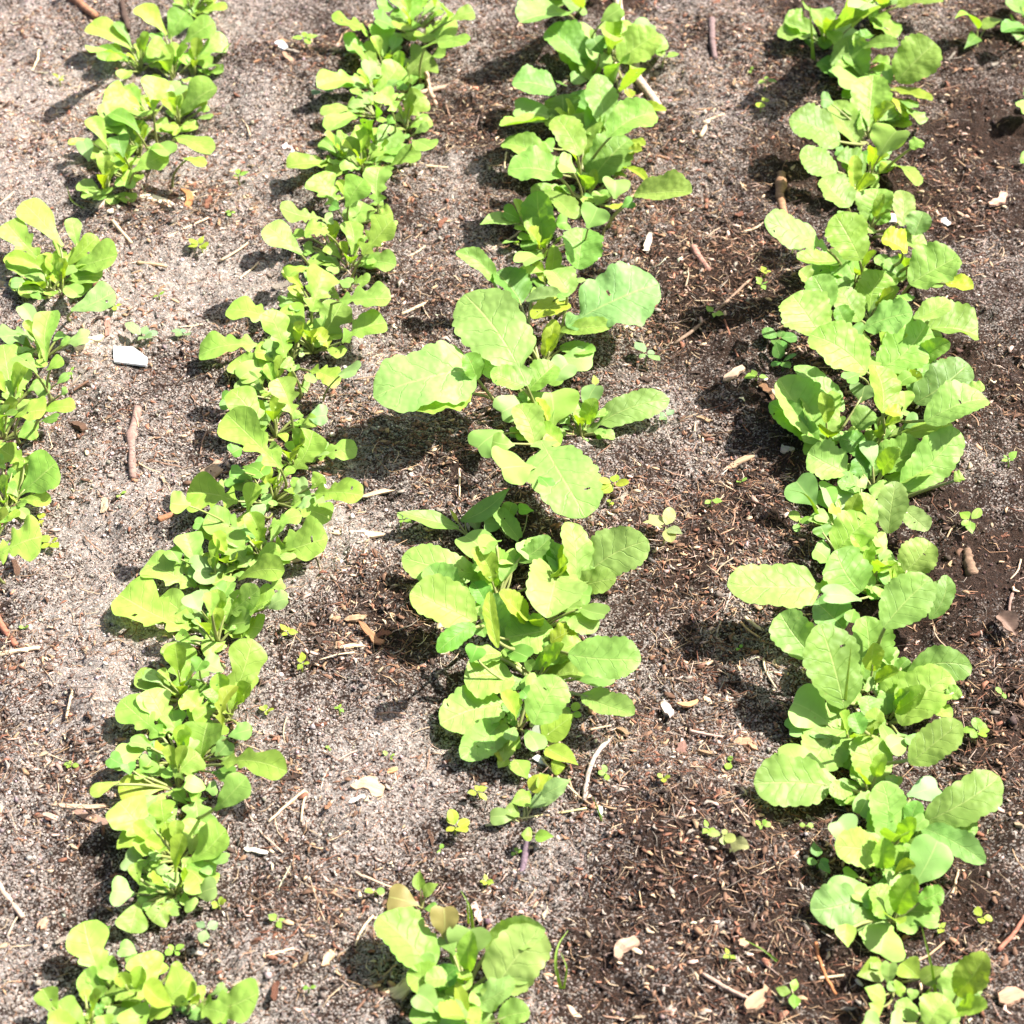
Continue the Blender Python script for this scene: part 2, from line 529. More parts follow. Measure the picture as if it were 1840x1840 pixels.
def add_leaf(root, crown, kind, P0, P1, width, R, Nref, tone=None, hump=None, cup=None, stalk=True, sr=0.0009, skind='a', fine=True):
    D = nrm(P1 - P0)
    W = nrm(np.cross(D, Nref))
    hump = hump if hump is not None else R.uniform(.02, .2)
    cup = cup if cup is not None else {'c': R.uniform(-.05, .3), 'r': R.uniform(.05, .55), 'R': R.uniform(.05, .35)}.get(kind, R.uniform(.0, .42))
    V, F, UV = blade(P0, P1, W, width, kind, R, hump, cup, fine)
    base = tone if tone is not None else TONE[kind]
    j = np.clip(R.normal(1, .12), .72, 1.22)
    colr = np.clip(np.array(base) * j * np.array([R.normal(1, .04), 1, np.clip(R.normal(1, .13), .7, 1.25)]), .01, .9)
    nm = 'seed_leaf' if kind == 'c' else ('blade' if kind == 'g' else 'leaf')
    lf = link(nm, new_mesh(nm, V - crown, F, LMAT[kind], True, UV), root, color=colr)
    if stalk:
        d = np.linalg.norm(P0 - crown)
        if d > .003:
            most = .032 if skind != 'r' else .042
            foot = crown.copy()
            if d > most:
                foot = P0 + (crown - P0) * (most / d)
                foot[2] = gz(foot)
            mid = (foot + P0) / 2 - D * np.linalg.norm(P0 - foot) * .15
            mid[2] = min(mid[2], foot[2] + .55 * (P0[2] - foot[2]))
            pts = bez(foot - UPZ * .002, mid, P0 + D * .004, 7)
            Vs, Fs = tube(pts, np.linspace(sr * 1.25, sr * .75, 7), 5)
            link('stalk', new_mesh('stalk', Vs - crown, Fs, M_STALK), lf, color=np.array(STALK_TONE[skind]) * R.uniform(.85, 1.1))
    return lf


def solve(px, py, test, lo, hi):
    hs = np.linspace(lo, hi, 60)
    best = min(hs, key=lambda h: test(at(px, py, h), h))
    return at(px, py, best)


PLANTS = []       # (kind, row, crown pixel y, root, label)
MAXTOP = {'a': .05, 'r': .07, 'w': .04}


def build_plant(name, kind, cx, cy, leaves, under, label=None, row=0):
    R = np.random.default_rng(abs(hash((int(cx * 7), int(cy * 13)))) % (2 ** 31))
    crown = at(cx, cy, 0)
    crown = np.array([crown[0], crown[1], gz(crown)])
    root = link(name, None, loc=crown)
    root.empty_display_size = .02
    lens = []
    done = []
    for kd, bx, by, tx, ty, w, mods in leaves:
        pe = R.uniform(.5, .8)
        P0 = solve(bx, by, lambda p, h: abs(h - crown[2] - pe * np.linalg.norm(p[:2] - crown[:2])), crown[2] + .004, .045 if kind != 'w' else .03)
        dx, dy = tx - bx, by - ty
        up = dy / (math.hypot(dx, dy) + 1e-6)
        e = 11 + 20 * max(0, up) - 12 * max(0, -up) + R.normal(2, 8)
        Nref = UPZ * 1.0 - FWD * (0.9 if kd == 'R' else 0.5) + SUN * .4 + R.normal(0, .26, 3)
        tone = None
        hump = cup = None
        for mo in mods:
            if mo[0] == 'e':
                e = float(mo[1:])
            elif mo == 'D':
                Nref = Nref - RIGHT * (.5 if kd == 'R' else .85)
            elif mo == 'B':
                Nref = Nref + SUN * .9
            elif mo == 'y':
                tone = (.34, .43, .045)
            elif mo == 'g':
                tone = (.262, .395, .130)
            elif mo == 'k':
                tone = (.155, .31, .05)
            elif mo == 'b':
                tone = (.30, .25, .09)
            elif mo == 'w':
                tone = (.42, .45, .30)
            elif mo[0] == 'h':
                hump = float(mo[1:])
            elif mo[0] == 'u':
                cup = float(mo[1:])
        te = math.tan(math.radians(e))
        P1 = solve(tx, ty, lambda p, h: abs((h - P0[2]) - te * np.linalg.norm(p[:2] - P0[:2])), .003, MAXTOP[kind] + .02)
        P1 = P1 + (P1 - P0) * .05
        D = nrm(P1 - P0)
        W = nrm(np.cross(D, Nref))
        mid = (P0 + P1) / 2
        v = nrm(mid - CAM)
        fw = max(.45, np.linalg.norm(W - (W @ v) * v))
        width = w * depth(mid) / FPX / fw * (1.18 if kd == 'l' else 1.12 if kd == 'a' else 1.1)
        L = np.linalg.norm(P1 - P0)
        width = min(width, L * 1.5)
        lens.append(L)
        done.append((P0, P1, width, kd))
        add_leaf(root, crown, kd, P0, P1, width, R, Nref, tone, hump, cup, True,
                 {'a': .0009, 'r': .0011, 'w': .0006}[kind] * (0.7 if kd in 'co' else 1), kind)
    # a lower storey of smaller leaves in the gaps between the big ones
    if kind != 'w':
        for P0, P1, width, kd in list(done):
            if R.random() > .95 or np.linalg.norm(P0 - crown) > .036 or np.linalg.norm(P1 - P0) > .055:
                continue
            th = R.choice([-1, 1]) * R.uniform(.25, .8)
            cs, sn = math.cos(th), math.sin(th)
            k_ = R.uniform(.55, .85)

            def turn(p, zz):
                v = (p - crown) * np.array([k_, k_, zz])
                return crown + np.array([v[0] * cs - v[1] * sn, v[0] * sn + v[1] * cs, v[2]])
            Q0, Q1 = turn(P0, .55), turn(P1, .6)
            Q0[2] = max(Q0[2], crown[2] + .004); Q1[2] = max(Q1[2], crown[2] + .005)
            kk = 'c' if R.random() < .3 else kd
            add_leaf(root, crown, kk, Q0, Q1, min(width * k_ * R.uniform(.85, 1.1), np.linalg.norm(Q1 - Q0) * 1.1), R, UPZ - FWD * .3 + R.normal(0, .3, 3),
                     None, None, None, True, .0009, kind)
        for i in range(3 if kind == 'a' else 2):                   # young upright leaves in the heart
            th = R.uniform(0, 2 * np.pi)
            d = np.array([math.cos(th), math.sin(th), 0])
            Q0 = crown + d * R.uniform(.001, .005) + UPZ * R.uniform(.006, .016)
            Ls = R.uniform(.011, .02) * (1 if kind == 'a' else 1.3)
            Q1 = Q0 + d * Ls * R.uniform(.3, .7) + UPZ * Ls * .85
            add_leaf(root, crown, 'a' if kind == 'a' else 'r', Q0, Q1, Ls * R.uniform(.45, .65), R, UPZ - d * 1.0 - FWD * .5 + R.normal(0, .3, 3),
                     (.31, .44, .06), None, .5, True, .0008, kind)
    mean = float(np.mean(lens)) if lens else .02
    for i in range(under):
        th = R.uniform(0, 2 * np.pi)
        d = np.array([math.cos(th), math.sin(th), 0])
        d0 = R.uniform(.006, .014)
        P0 = crown + d * d0 + UPZ * R.uniform(.005, .014)
        L = min(mean * R.uniform(.45, .8), .030)
        P1 = P0 + d * L * .93 + UPZ * L * R.uniform(.0, .45)
        kd = 'c' if R.random() < .5 else ('a' if kind == 'a' else 'r')
        add_leaf(root, crown, kd, P0, P1, L * R.uniform(.6, .85), R, UPZ + R.normal(0, .2, 3), None, None, None, True, .0008, kind)
    PLANTS.append((name, kind, row, cy, root, label))
    return root


def parse(table):
    ox = oy = 0.0
    k = 1.0
    cur = None
    out = []
    for line in table.strip().splitlines():
        line = line.strip()
        if not line or line.startswith('//'):
            continue
        if line.startswith('@'):
            ox, oy, k = (float(v) for v in line[1:].split())
            continue
        if line.startswith('P'):
            head, _, lab = line.partition('#')
            f = head.split()
            cur = dict(kind=f[1][0], row=int(f[1][1:] or 0), x=ox + k * float(f[2]), y=oy + k * float(f[3]),
                       under=int(f[4]) if len(f) > 4 else None, label=lab.strip() or None, leaves=[])
            out.append(cur)
            continue
        for item in line.split(';'):
            f = item.split()
            if not f:
                continue
            b = [float(v) for v in f[1:6]]
            cur['leaves'].append((f[0], ox + k * b[0], oy + k * b[1], ox + k * b[2], oy + k * b[3], k * b[4], f[6:]))
    return out
# One block per plant: kind and row, where it stands, then its leaves as  kind  base  tip  width  (in pixels of a view of the photograph, see @)
TABLE = '''
@0 0 .25
P a1 1385 112
a 1350 100 1280 -30 80; a 1395 95 1400 -60 90; a 1420 90 1540 20 90; a 1430 95 1625 55 55
P a1 1010 500
a 965 370 645 190 150; a 950 410 665 365 120; a 945 330 830 165 60 k; a 1000 440 1010 330 110; a 990 460 960 470 60
P a1 1240 545
a 1200 250 995 55 130; a 1215 280 1330 95 170; a 1290 330 1530 165 130; a 1250 420 1070 335 150; c 1150 300 1110 240 90 k; a 1180 480 1030 440 80; a 1260 520 1250 430 100
P a1 1400 530
a 1405 395 1618 280 120; a 1390 440 1515 465 100 D; a 1390 490 1505 540 50; a 1350 480 1290 400 90
P a1 1090 870
l 1070 800 755 735 180; a 1100 790 1110 555 180; l 1050 740 870 655 110; a 1010 960 800 820 110 k; a 1120 800 1180 720 80 y
P a1 1290 890
a 1290 850 1545 635 170; c 1240 780 1220 600 110 g; a 1260 830 1290 720 100; a 1250 950 1415 890 70; a 1240 960 1120 890 110
P a1 1000 1090
a 980 1070 950 870 150 k; a 1250 990 1500 1095 170; c 1050 1060 1230 1110 140; a 1310 1140 1465 1190 80; a 890 1130 850 980 140 k
P a1 930 1295
a 835 1250 655 1050 170; a 945 1235 1195 1105 150; a 690 1020 498 1032 50; a 765 1050 645 855 110; a 900 1270 850 1210 80 y; c 640 1160 590 1000 110 g
P a1 780 1465
a 740 1405 578 1310 110; a 760 1390 770 1260 80 y; a 800 1400 960 1445 90
@0 340 .25
P a1 470 835
a 450 410 175 105 180; a 560 430 515 215 110; a 520 570 828 480 190; a 470 660 722 630 170; a 510 870 808 740 180 g; a 470 560 690 350 120; c 480 560 440 520 80
P a1 365 830
l 285 505 55 250 180; a 310 650 65 515 130; a 400 570 300 470 100; a 330 730 195 690 80 k; a 330 790 225 755 60 k; a 420 700 390 610 80 y
P a1 345 1270
a 330 1235 365 890 175; c 270 1030 150 840 110 g; l 250 1060 10 1060 140 g; c 490 1110 645 1060 125 g; a 335 1300 442 1215 80; a 265 1320 130 1205 120
P a1 100 1570
l 85 1560 25 1130 180; a 110 1635 320 1590 150; a 290 1600 530 1570 110; c 300 1520 300 1385 115; c 410 1400 492 1335 55; c 440 1480 485 1440 55; a 180 1440 140 1360 90
P a1 20 1800
a 40 1760 100 1630 120; c 130 1780 265 1730 130; a 10 1700 -60 1580 120; c 300 1660 420 1640 70 k
@0 780 .25
P a1 50 570
a 145 430 392 215 245; l 215 210 10 105 150; a 140 470 358 480 100; a 130 450 50 365 90; c 60 320 105 255 60 k; a 40 250 -40 180 120; c 60 520 30 600 80
P a1 -40 800
l -20 870 285 740 270; c 200 720 285 690 90; l -60 700 -160 560 180
@460 0 .25
P a2 1130 265
l 1095 240 1060 -70 200; l 1225 260 1440 190 150; l 1200 335 1485 315 170; a 1395 145 1562 90 100; c 1380 125 1330 25 120; c 1000 60 875 30 90 k; c 1000 200 845 135 120 k; l 1165 100 1230 -60 100; a 1290 60 1300 -60 90
P a2 930 485
l 810 235 562 145 120; a 920 420 890 185 165; a 850 490 705 345 130; c 970 380 1030 320 80; c 900 400 960 350 80 k
P a2 1060 605
l 1060 585 1255 410 190; a 1255 410 1355 395 85; a 845 660 1020 465 190; c 1010 640 1070 600 90 k
P a2 840 710
l 805 590 462 615 130; l 1000 800 870 680 150; l 1050 870 1205 695 165; a 855 860 820 735 90 k; c 790 720 750 710 80 k
P a2 1080 935
a 1100 920 1255 865 100; a 1120 1005 1255 1065 140; a 1140 960 1240 920 80; l 1060 880 1000 830 110
P a2 860 875
a 760 830 530 935 155; l 780 800 660 770 90; c 940 890 990 860 90 k
P a2 840 1205
a 860 1050 820 865 90 k; a 862 1190 985 920 180; a 812 1190 615 1040 145; a 805 1020 695 955 120; a 600 1145 482 1010 125 k; a 955 1205 1175 1105 110; a 690 1010 585 975 75
P a2 640 1250
l 580 1195 235 1195 130; a 740 1215 605 1190 60; c 680 1230 720 1180 80 k
P a2 770 1300
l 580 1475 430 1265 185; l 880 1465 890 1215 175; a 645 1490 770 1295 190; c 600 1500 540 1470 80 k
P a2 700 1570 2
a 680 1650 765 1460 190; l 460 1565 185 1495 120; l 525 1670 358 1650 110; c 560 1610 485 1570 85 g; a 840 1510 925 1505 55; l 835 1595 975 1535 110; c 960 1620 1015 1615 80
P a2 540 1840 2
a 330 1825 85 1630 200; a 690 1830 670 1595 145; l 765 1830 965 1595 175; c 420 1810 340 1790 100 k
@340 400 .25
P a2 1160 395
l 1200 300 1472 300 130; a 1060 310 865 270 110; a 865 330 718 385 120; l 1180 420 1290 420 90; c 1070 420 1170 440 80
P a2 880 650
l 880 640 960 345 215; a 830 560 735 455 95 y; l 1080 560 1432 545 155; c 760 580 635 570 75 k; a 1000 540 1060 500 90
P a2 890 960
a 892 845 725 595 170; l 920 865 1090 585 230; l 1100 860 1402 725 165; l 645 720 285 630 165; l 690 970 565 645 175; c 830 950 790 940 90 g; l 1000 900 900 780 100 y
P a2 740 1010
l 490 880 85 945 165 e-5 h.18; l 690 990 480 930 125; l 870 1065 1068 1155 145; c 1070 1090 1215 1065 125 g; a 705 730 640 685 60 k; l 760 1060 680 1000 90; c 850 1080 870 1150 80
P a2 640 1250
l 520 1190 345 985 205; a 565 1140 535 1060 55 k; l 740 1375 640 1130 170; c 320 1300 225 1265 125 k; a 640 1375 700 1300 80 k; c 780 1180 860 1190 80
P a2 620 1530 2
l 500 1570 310 1215 200; l 665 1765 285 1390 245; l 740 1480 920 1440 90; c 850 1400 995 1385 145 g; a 565 1405 480 1285 110 k; c 380 1620 300 1660 100 k
P a2 760 1785
l 750 1775 885 1510 225; l 900 1680 1195 1625 135; c 560 1790 470 1720 90 k; c 400 1790 300 1780 90 k
@200 780 .27174
P a2 1080 475
l 835 450 515 395 225; c 525 465 392 455 140; a 900 505 945 330 115; c 1200 400 1310 350 135 g; l 1345 395 1648 405 155; a 1325 365 1395 275 100; c 870 215 1010 285 140 k; c 880 315 768 285 110 k; l 1190 485 1440 560 145; l 1050 610 1250 540 90; c 1000 570 980 465 95 g; c 1230 480 1320 440 80 g
P a2 1010 845
l 1060 795 1412 690 225; l 905 675 630 565 175; l 915 885 750 685 185; a 930 720 960 640 60 y; c 960 740 940 690 60 k
P a2 800 905
a 560 855 495 665 185; c 765 885 525 900 175; c 455 850 385 760 115 k; a 705 735 580 635 110; c 640 620 545 590 80 k; l 830 880 760 760 120 k; a 840 965 1130 905 155
P a2 690 1010
l 560 1010 240 865 205; c 590 1170 525 1055 140 g; a 660 1200 660 1050 100; c 745 1065 690 1000 120 k; c 1040 1150 1170 1090 155 g; c 1050 1020 1140 980 100
P a2 690 1295
l 520 1290 72 1065 270; l 725 1240 968 1035 135; l 860 1175 1072 1085 155; c 625 1205 488 1170 115; l 695 1290 780 1090 160; l 720 1275 900 1325 115
P a2 700 1400
a 765 1400 605 1425 115; a 560 1395 445 1315 80; c 560 1570 610 1490 115 k; c 740 1570 608 1510 125; l 690 1370 640 1310 70
P a2 470 1730
l 462 1705 430 1385 190; l 465 1705 172 1600 130; l 560 1740 600 1640 100; l 700 1800 640 1690 120; c 650 1700 720 1640 100 k
P a2 780 1870
l 755 1825 925 1375 205; c 720 1790 640 1750 110; l 600 1850 490 1740 150
@60 1240 .27174
P a2 970 480 4
l 865 310 590 75 175 D; l 892 285 755 10 190; l 1145 145 990 40 155; a 1100 475 1150 225 235; c 755 375 562 455 130; c 600 505 498 440 110 k; l 960 425 765 395 90 k; l 930 575 1085 425 175; l 1240 485 1655 535 155; c 1290 305 1438 260 110; l 1250 235 1335 -20 90 y; c 1200 435 1295 330 120; c 1180 545 1325 565 110 k
P a2 960 670
a 885 645 575 660 160 y; a 570 605 385 685 80; c 700 545 785 455 130 k; l 1060 690 1075 945 205 e-12 h.2; a 1200 795 1400 585 180; c 1150 655 998 605 110; c 1140 660 1215 640 95; c 640 560 620 480 90 k
P a2 890 1135
l 790 1025 575 750 250; l 880 925 850 735 150; a 790 1005 672 1030 80; a 795 1010 865 1010 60 y
P a2 960 1160
a 1040 1135 1262 930 200; a 1000 1050 960 975 120 k; a 960 1165 1125 1325 205; c 915 1180 805 1190 80; c 960 1205 875 1280 100; c 1165 1130 1295 1110 75
P a2 940 1370
c 725 1180 595 1115 150 g; a 700 1285 665 1150 85; c 665 1350 512 1325 170; c 875 1330 698 1310 155; c 1080 1360 1212 1305 145 g; a 695 1400 640 1595 185; l 912 1400 795 1525 155; a 1000 1330 1010 1420 60
@0 1480 .27174
P a2 900 1190 4
l 692 1075 560 665 230; a 785 1025 695 895 90; l 700 1120 945 1145 155; a 1010 1112 920 875 212; l 1060 1245 1250 1005 185; c 905 860 785 825 105; a 1100 1025 1195 930 75; l 690 1200 615 1240 100 k; a 940 1400 850 1235 200; a 700 1400 680 1270 110
P a2 1240 1270 2
l 1330 1195 1692 1120 220; a 1340 1175 1305 1080 75; l 1260 1250 1190 1180 90 k; c 1250 1290 1330 1240 80
P a2 600 1420 2
a 370 1265 285 1100 145; a 600 1400 385 1190 190; l 650 1330 620 1240 110
@840 0 .25
P r3 790 110
r 725 90 395 150 240; r 860 90 690 10 95; c 960 150 1105 55 130; r 820 60 780 -60 150
P r3 830 475
r 850 470 590 215 215; c 970 385 905 265 135 k; r 850 335 780 230 100; r 890 580 820 365 175; c 700 610 660 600 90 k; c 860 580 740 560 90
P r3 1060 445
r 1080 430 1360 250 235; c 1010 405 1020 270 150; r 1050 605 1135 460 175; r 1085 665 1185 500 110; r 1140 640 1170 700 70 y; r 1130 270 960 190 130; c 1060 300 1110 250 110 y
P r3 780 1010 2
r 640 655 335 600 195; r 575 855 262 905 175 D; r 690 850 680 685 230 D; r 1000 905 940 545 215; r 880 795 785 660 115 k; r 800 1115 640 850 205; r 1010 985 1340 815 215; r 1100 805 1412 790 85 y; c 610 1090 550 1010 105 k
P r3 820 1260 2
r 830 1110 870 815 215 D; r 890 1305 1155 1010 270; r 600 1185 265 1035 155; r 685 1265 308 1220 205 B; c 780 1235 650 1165 155; r 1160 1020 1270 1040 70 y; r 1150 1100 1250 1080 60 y
P r3 860 1410 2
r 1200 1395 1592 1375 185; r 1120 1210 1285 1290 65 y; c 1060 1430 1060 1290 180; c 840 1400 995 1445 115; c 1110 1490 1195 1445 85 k; c 990 1480 1105 1490 65 y; r 560 1385 765 1565 150 e0; r 600 1345 465 1395 105 k; c 860 1640 935 1485 205; r 650 1340 740 1390 90; c 820 1480 900 1430 100 k
P r3 550 1800 1
r 560 1765 500 1390 215 D e60; c 620 1615 725 1600 125 k; p 390 1600 105 1610 100; a 385 1600 345 1435 65; c 400 1595 255 1520 95 k; c 430 1690 450 1800 110 k
@680 400 .30435
P r3 1000 410 1
c 970 230 832 255 115; c 960 400 930 330 100 k; r 1180 275 1210 45 220; r 1130 425 1025 285 165; c 1060 420 1110 440 80 k
P r3 960 840 2 #huge radish plant with the biggest leaves of the bed, sprawling between the rows
R 1110 610 1630 370 330 u.08 e14; r 1130 480 920 560 130 y; R 880 960 520 440 375 u.05; r 845 475 700 300 175 k; r 690 350 470 180 110; R 690 850 0 1010 360 D e2 h.16 u.06; r 540 990 190 1090 265; r 870 460 1105 440 85 g; r 885 990 1035 845 155; c 1000 935 1125 820 155 g; r 860 965 672 880 115; r 580 930 520 780 125 k; r 1070 640 1370 610 90; c 700 860 640 800 120 k
P r3 1020 1260 1
c 1030 1200 1015 990 270; c 870 1040 705 1130 155 g; r 925 1315 825 1085 165; c 735 1230 575 1345 155 D e-15; c 805 1310 672 1290 115; c 915 1440 710 1455 215 D; R 960 1285 1210 1712 400 e2 u.05; c 945 1500 1010 1560 85 k; c 960 1200 920 1150 90 k
P r3 1200 1235 1
R 1230 1235 1695 1050 175; c 1225 1105 1290 960 125 g; r 1240 1225 1165 1115 95; c 1130 1190 1075 1160 75; c 1290 1240 1330 1260 60 k
@700 860 .30435
P r3 640 720 3
r 515 565 92 470 205; r 510 850 140 680 260; r 505 865 292 1015 120 k; r 680 625 565 435 205; r 570 745 495 620 115 k; r 740 485 940 350 115; c 755 505 675 445 115; r 640 370 560 440 110; c 540 480 490 460 90 k
P r3 960 660 2
R 985 545 930 808 320 e20 u.5 h.2 B; r 960 615 905 420 125 k; r 1030 615 1030 395 85 y; r 1100 625 1060 270 175; r 1140 590 1508 375 270; c 1100 680 1190 690 100
P r3 860 920 2
r 640 1000 590 680 80 y D; r 690 925 615 690 175 D; c 560 935 530 860 125 k; r 965 885 700 935 245; r 950 965 1095 895 115 y; c 1100 755 1285 805 105; r 1070 820 1210 900 155; r 1055 1040 1465 1065 235 D; r 1140 970 1020 1010 105
P r3 860 1210 3
c 680 1005 825 1060 120 k; c 870 1085 1005 1030 135; c 480 1085 520 990 110 k; r 660 1035 485 1055 110; r 735 1190 455 1190 235; r 940 1175 1150 1150 115; r 850 1450 1000 1185 235; c 830 1300 785 1245 85 k; r 1135 1275 1430 1385 150
P r3 760 1440 2
r 685 1335 318 1445 250; r 740 1425 690 1305 95; r 655 1450 435 1640 195; c 690 1450 740 1400 80 k
P w0 890 1570 0 #weed with broad pointed leaves and a silvery underside below the middle radish clump
d 905 1530 1085 1395 150; d 885 1525 905 1435 100 w; d 925 1590 1105 1685 115
P w0 710 1610 0 #bright yellow-green weed with four oval leaves at the clump's near end
d 690 1620 595 1590 115 y; d 720 1590 765 1525 85; d 740 1660 810 1765 115; d 690 1645 645 1705 75
P w0 940 1760 0 #small weed with a folded pointed leaf beside a bent straw
d 930 1820 890 1740 100; d 960 1725 1035 1695 80 y; p 900 1870 1055 1780 105 g
P w0 480 340 0 #dark narrow-leaved weed with long pointed leaves under the huge radish
p 410 290 65 200 90; p 420 250 695 65 105; p 490 335 570 395 90 k; p 520 305 485 220 65 g; p 405 265 358 185 22 y
P w0 720 400 0 #small weed with a tall crinkled leaf behind the middle radish clump
r 775 375 625 185 95; c 670 280 558 270 85; r 690 230 725 145 100; c 650 200 580 200 60; c 850 190 760 180 60 k
@600 1340 .27174
P w0 1260 500 0 #tangled weed with a grey folded leaf above a dark purple stick
d 1290 290 1415 195 110 y; p 1290 405 1555 225 110 g; d 1300 345 1180 375 105; d 1225 435 1120 450 95; c 1200 475 1035 470 105 g; d 1310 600 1240 585 80; d 1330 600 1448 600 75; d 1250 380 1290 300 90
P w0 580 1045 0 #weed with a round brownish leaf behind the near radish plant
c 555 1050 362 1000 165 b; d 572 960 570 825 80; d 590 990 685 915 70; c 600 1080 680 1070 60 k
P r3 880 1630 2 #radish plant at the near edge, standing alone with a tall heart-shaped seed leaf
r 655 1490 315 1140 305 B; c 880 1395 890 1190 265; c 725 1275 725 1060 165 b; R 1010 1700 1350 1230 370; r 1000 1340 1375 1220 200; r 670 1605 810 1475 140 k; c 895 1690 670 1640 175; c 685 1770 535 1640 165; r 1005 1700 915 1625 135
P r3 900 1880 1
r 860 1800 515 1790 215; c 700 1850 868 1735 155; r 1085 1810 1285 1765 175; r 930 1840 1055 1795 130
@1380 0 .25
P r4 400 360 2
r 425 195 270 50 195 B; r 275 225 125 160 140; r 480 205 480 -50 175; c 600 195 620 55 185 g; r 500 335 425 220 105 B; r 680 340 925 320 90; r 500 540 365 450 130 k; r 640 280 745 250 90 k; c 330 300 280 320 80 k
P r4 700 170 2
r 745 155 690 -20 90; r 740 150 910 265 135 B; r 920 45 1245 5 90; r 830 60 800 -40 140; c 800 110 760 90 100
P r4 660 570 2
r 680 565 565 275 250 D; c 690 605 485 560 185; r 930 585 1190 320 290; r 885 640 1165 720 95 y; c 880 605 850 505 75; r 650 660 540 700 90 k
P r4 720 1010 2
r 720 945 755 560 275; r 640 1035 465 740 195; r 515 1030 172 860 245 D; c 470 740 380 720 100 k; c 930 720 1045 775 95 k; r 1000 785 1090 885 120 B; r 890 700 985 835 85 y; r 780 905 1025 890 65 y; c 800 1120 940 925 285 D; r 1020 1065 1115 1020 90; c 640 1100 785 1165 115 k
P r4 720 1260 2
r 495 1245 250 1085 175; r 690 1255 505 1140 155; r 900 1185 1060 1320 150 B; c 800 1250 870 1190 100 y; c 560 1100 480 1080 100 k
P r4 620 1450 1
r 590 1485 400 1285 195; c 620 1440 670 1350 100 y; c 700 1320 800 1310 80
P r4 740 1640 2
r 760 1595 795 1365 255; r 960 1625 955 1375 155 g; r 665 1870 490 1555 265; R 425 1785 -5 1600 205; r 900 1705 1135 1760 125 D; r 1050 1690 1115 1530 170 g; r 1000 1810 825 1720 140 y; r 1150 1840 1265 1790 110; c 540 1750 490 1650 110 k
P w0 1520 270 0 #pale-stemmed weed with spread pointed leaves on dark bare soil
d 1510 205 1355 125 100; d 1540 205 1675 140 80; d 1500 260 1415 345 95 k
P r5 1900 190 1
r 1850 110 1715 30 150; r 1860 200 1690 225 110 k; r 1880 60 1800 -60 150
P r5 1950 860 1
r 1885 830 1785 740 145; c 1880 1160 1815 1130 80 k; r 1950 720 1900 600 150
@1300 400 .27174
P r4 860 440 2
r 765 245 500 235 130; r 900 365 735 225 185; r 855 425 590 285 175 D; r 565 395 505 320 100; r 700 565 600 360 195 D; r 640 745 460 490 300
P r4 960 700 2
r 900 655 770 440 175; r 970 595 1065 340 240; r 930 695 1235 600 195 D; c 905 775 845 690 140 k; r 820 690 760 560 120 k
P r4 1200 420 2
r 1230 405 1540 230 290; r 1470 400 1645 430 95 y; r 1185 385 1105 235 155; r 1260 635 1485 520 125 D; c 1150 480 1210 520 110 k
P r4 1040 980 2
r 1030 975 1330 680 295; r 1350 700 1668 745 200; r 1230 935 1485 800 135; r 945 990 590 750 270; c 1140 1085 1255 1010 95 k; c 900 1000 800 1040 100 k
P r4 1110 1200 2
r 1055 1260 995 950 185 B; r 1065 1250 1170 1270 80 y; r 1270 1195 1608 940 270; r 1600 1105 1722 1085 85; c 1200 1235 1190 1115 115; r 1335 1320 1730 1170 235
P r4 690 1450 2
r 650 1445 380 1050 250; r 625 1465 320 1200 160 D; r 795 1245 485 960 135; c 905 1190 935 1065 170 g; r 870 1365 970 1240 145; c 740 1380 760 1450 80
P r4 1000 1480 2
c 1010 1425 1115 1345 175 k; r 955 1535 780 1430 155 k; r 960 1485 1005 1385 110 B; r 1120 1430 1498 1345 130; c 1075 1335 1165 1255 85; c 1190 1360 1300 1300 110
P r4 1000 1720 1
r 990 1625 1320 1500 225 D; r 1180 1765 1545 1390 265; r 940 1705 880 1560 160 k; r 812 1655 570 1530 225; c 945 1745 812 1765 125; c 950 1745 1078 1775 125; r 1525 1705 1590 1690 90
@1300 860 .29348
P r4 760 330 1
c 565 165 440 10 195 D; c 690 275 680 40 215 g; c 860 225 815 125 110 k; r 1010 335 1055 30 175 g; r 1100 185 1245 310 130 g; c 870 60 830 0 100
P r4 900 640 2
r 690 445 885 250 250; c 650 515 555 430 145 k; r 840 695 690 450 275; c 1085 525 935 515 135; c 1000 430 925 355 120; c 845 745 605 715 110 g; c 955 695 868 700 90; R 690 670 55 655 285 e8; c 620 370 590 290 110 k
P r4 1080 700 2
r 980 910 1255 620 270; r 1100 580 1265 400 215; r 1265 860 1365 600 115 B; r 1280 700 1370 660 90; c 1010 600 960 620 90 k
P r4 900 1270 2
r 740 925 570 760 205; r 550 1095 355 835 235 D; r 740 1405 600 910 315; r 880 1255 870 860 235; c 1050 1145 1000 1060 100; c 800 800 780 880 90 k
P r4 1020 1440 2
r 1125 1190 1505 1155 195; r 1060 1195 1125 1105 90 k; r 985 1425 1125 1200 190; r 1080 1505 1375 1210 270; r 1370 1335 1445 1290 90; r 900 1460 880 1335 120; c 930 1290 870 1250 90; r 850 1560 800 1440 100 k
P r4 780 1580 1
c 640 1495 420 1370 260 D; c 600 1500 390 1540 120 D; r 760 1535 540 1750 285; c 950 1480 1060 1660 90; c 1135 1600 1015 1655 125; r 1140 1745 1440 1500 225; c 1200 1560 1150 1640 110 k; r 750 1560 830 1510 90
@1300 1340 .29348
P r4 900 260 1
r 660 245 208 230 300 D; p 825 230 665 320 120 k; r 935 245 850 -50 235; r 1010 180 1050 230 70; c 1000 230 1080 250 90
P r4 1010 610 1
r 1000 595 975 235 205 B; c 890 275 825 425 125; c 1125 305 1315 255 145 g; r 1140 485 1190 345 110 k; r 1240 465 1672 205 260; r 1210 500 1585 705 150; r 1040 595 1215 530 140 k
P r4 980 810 1
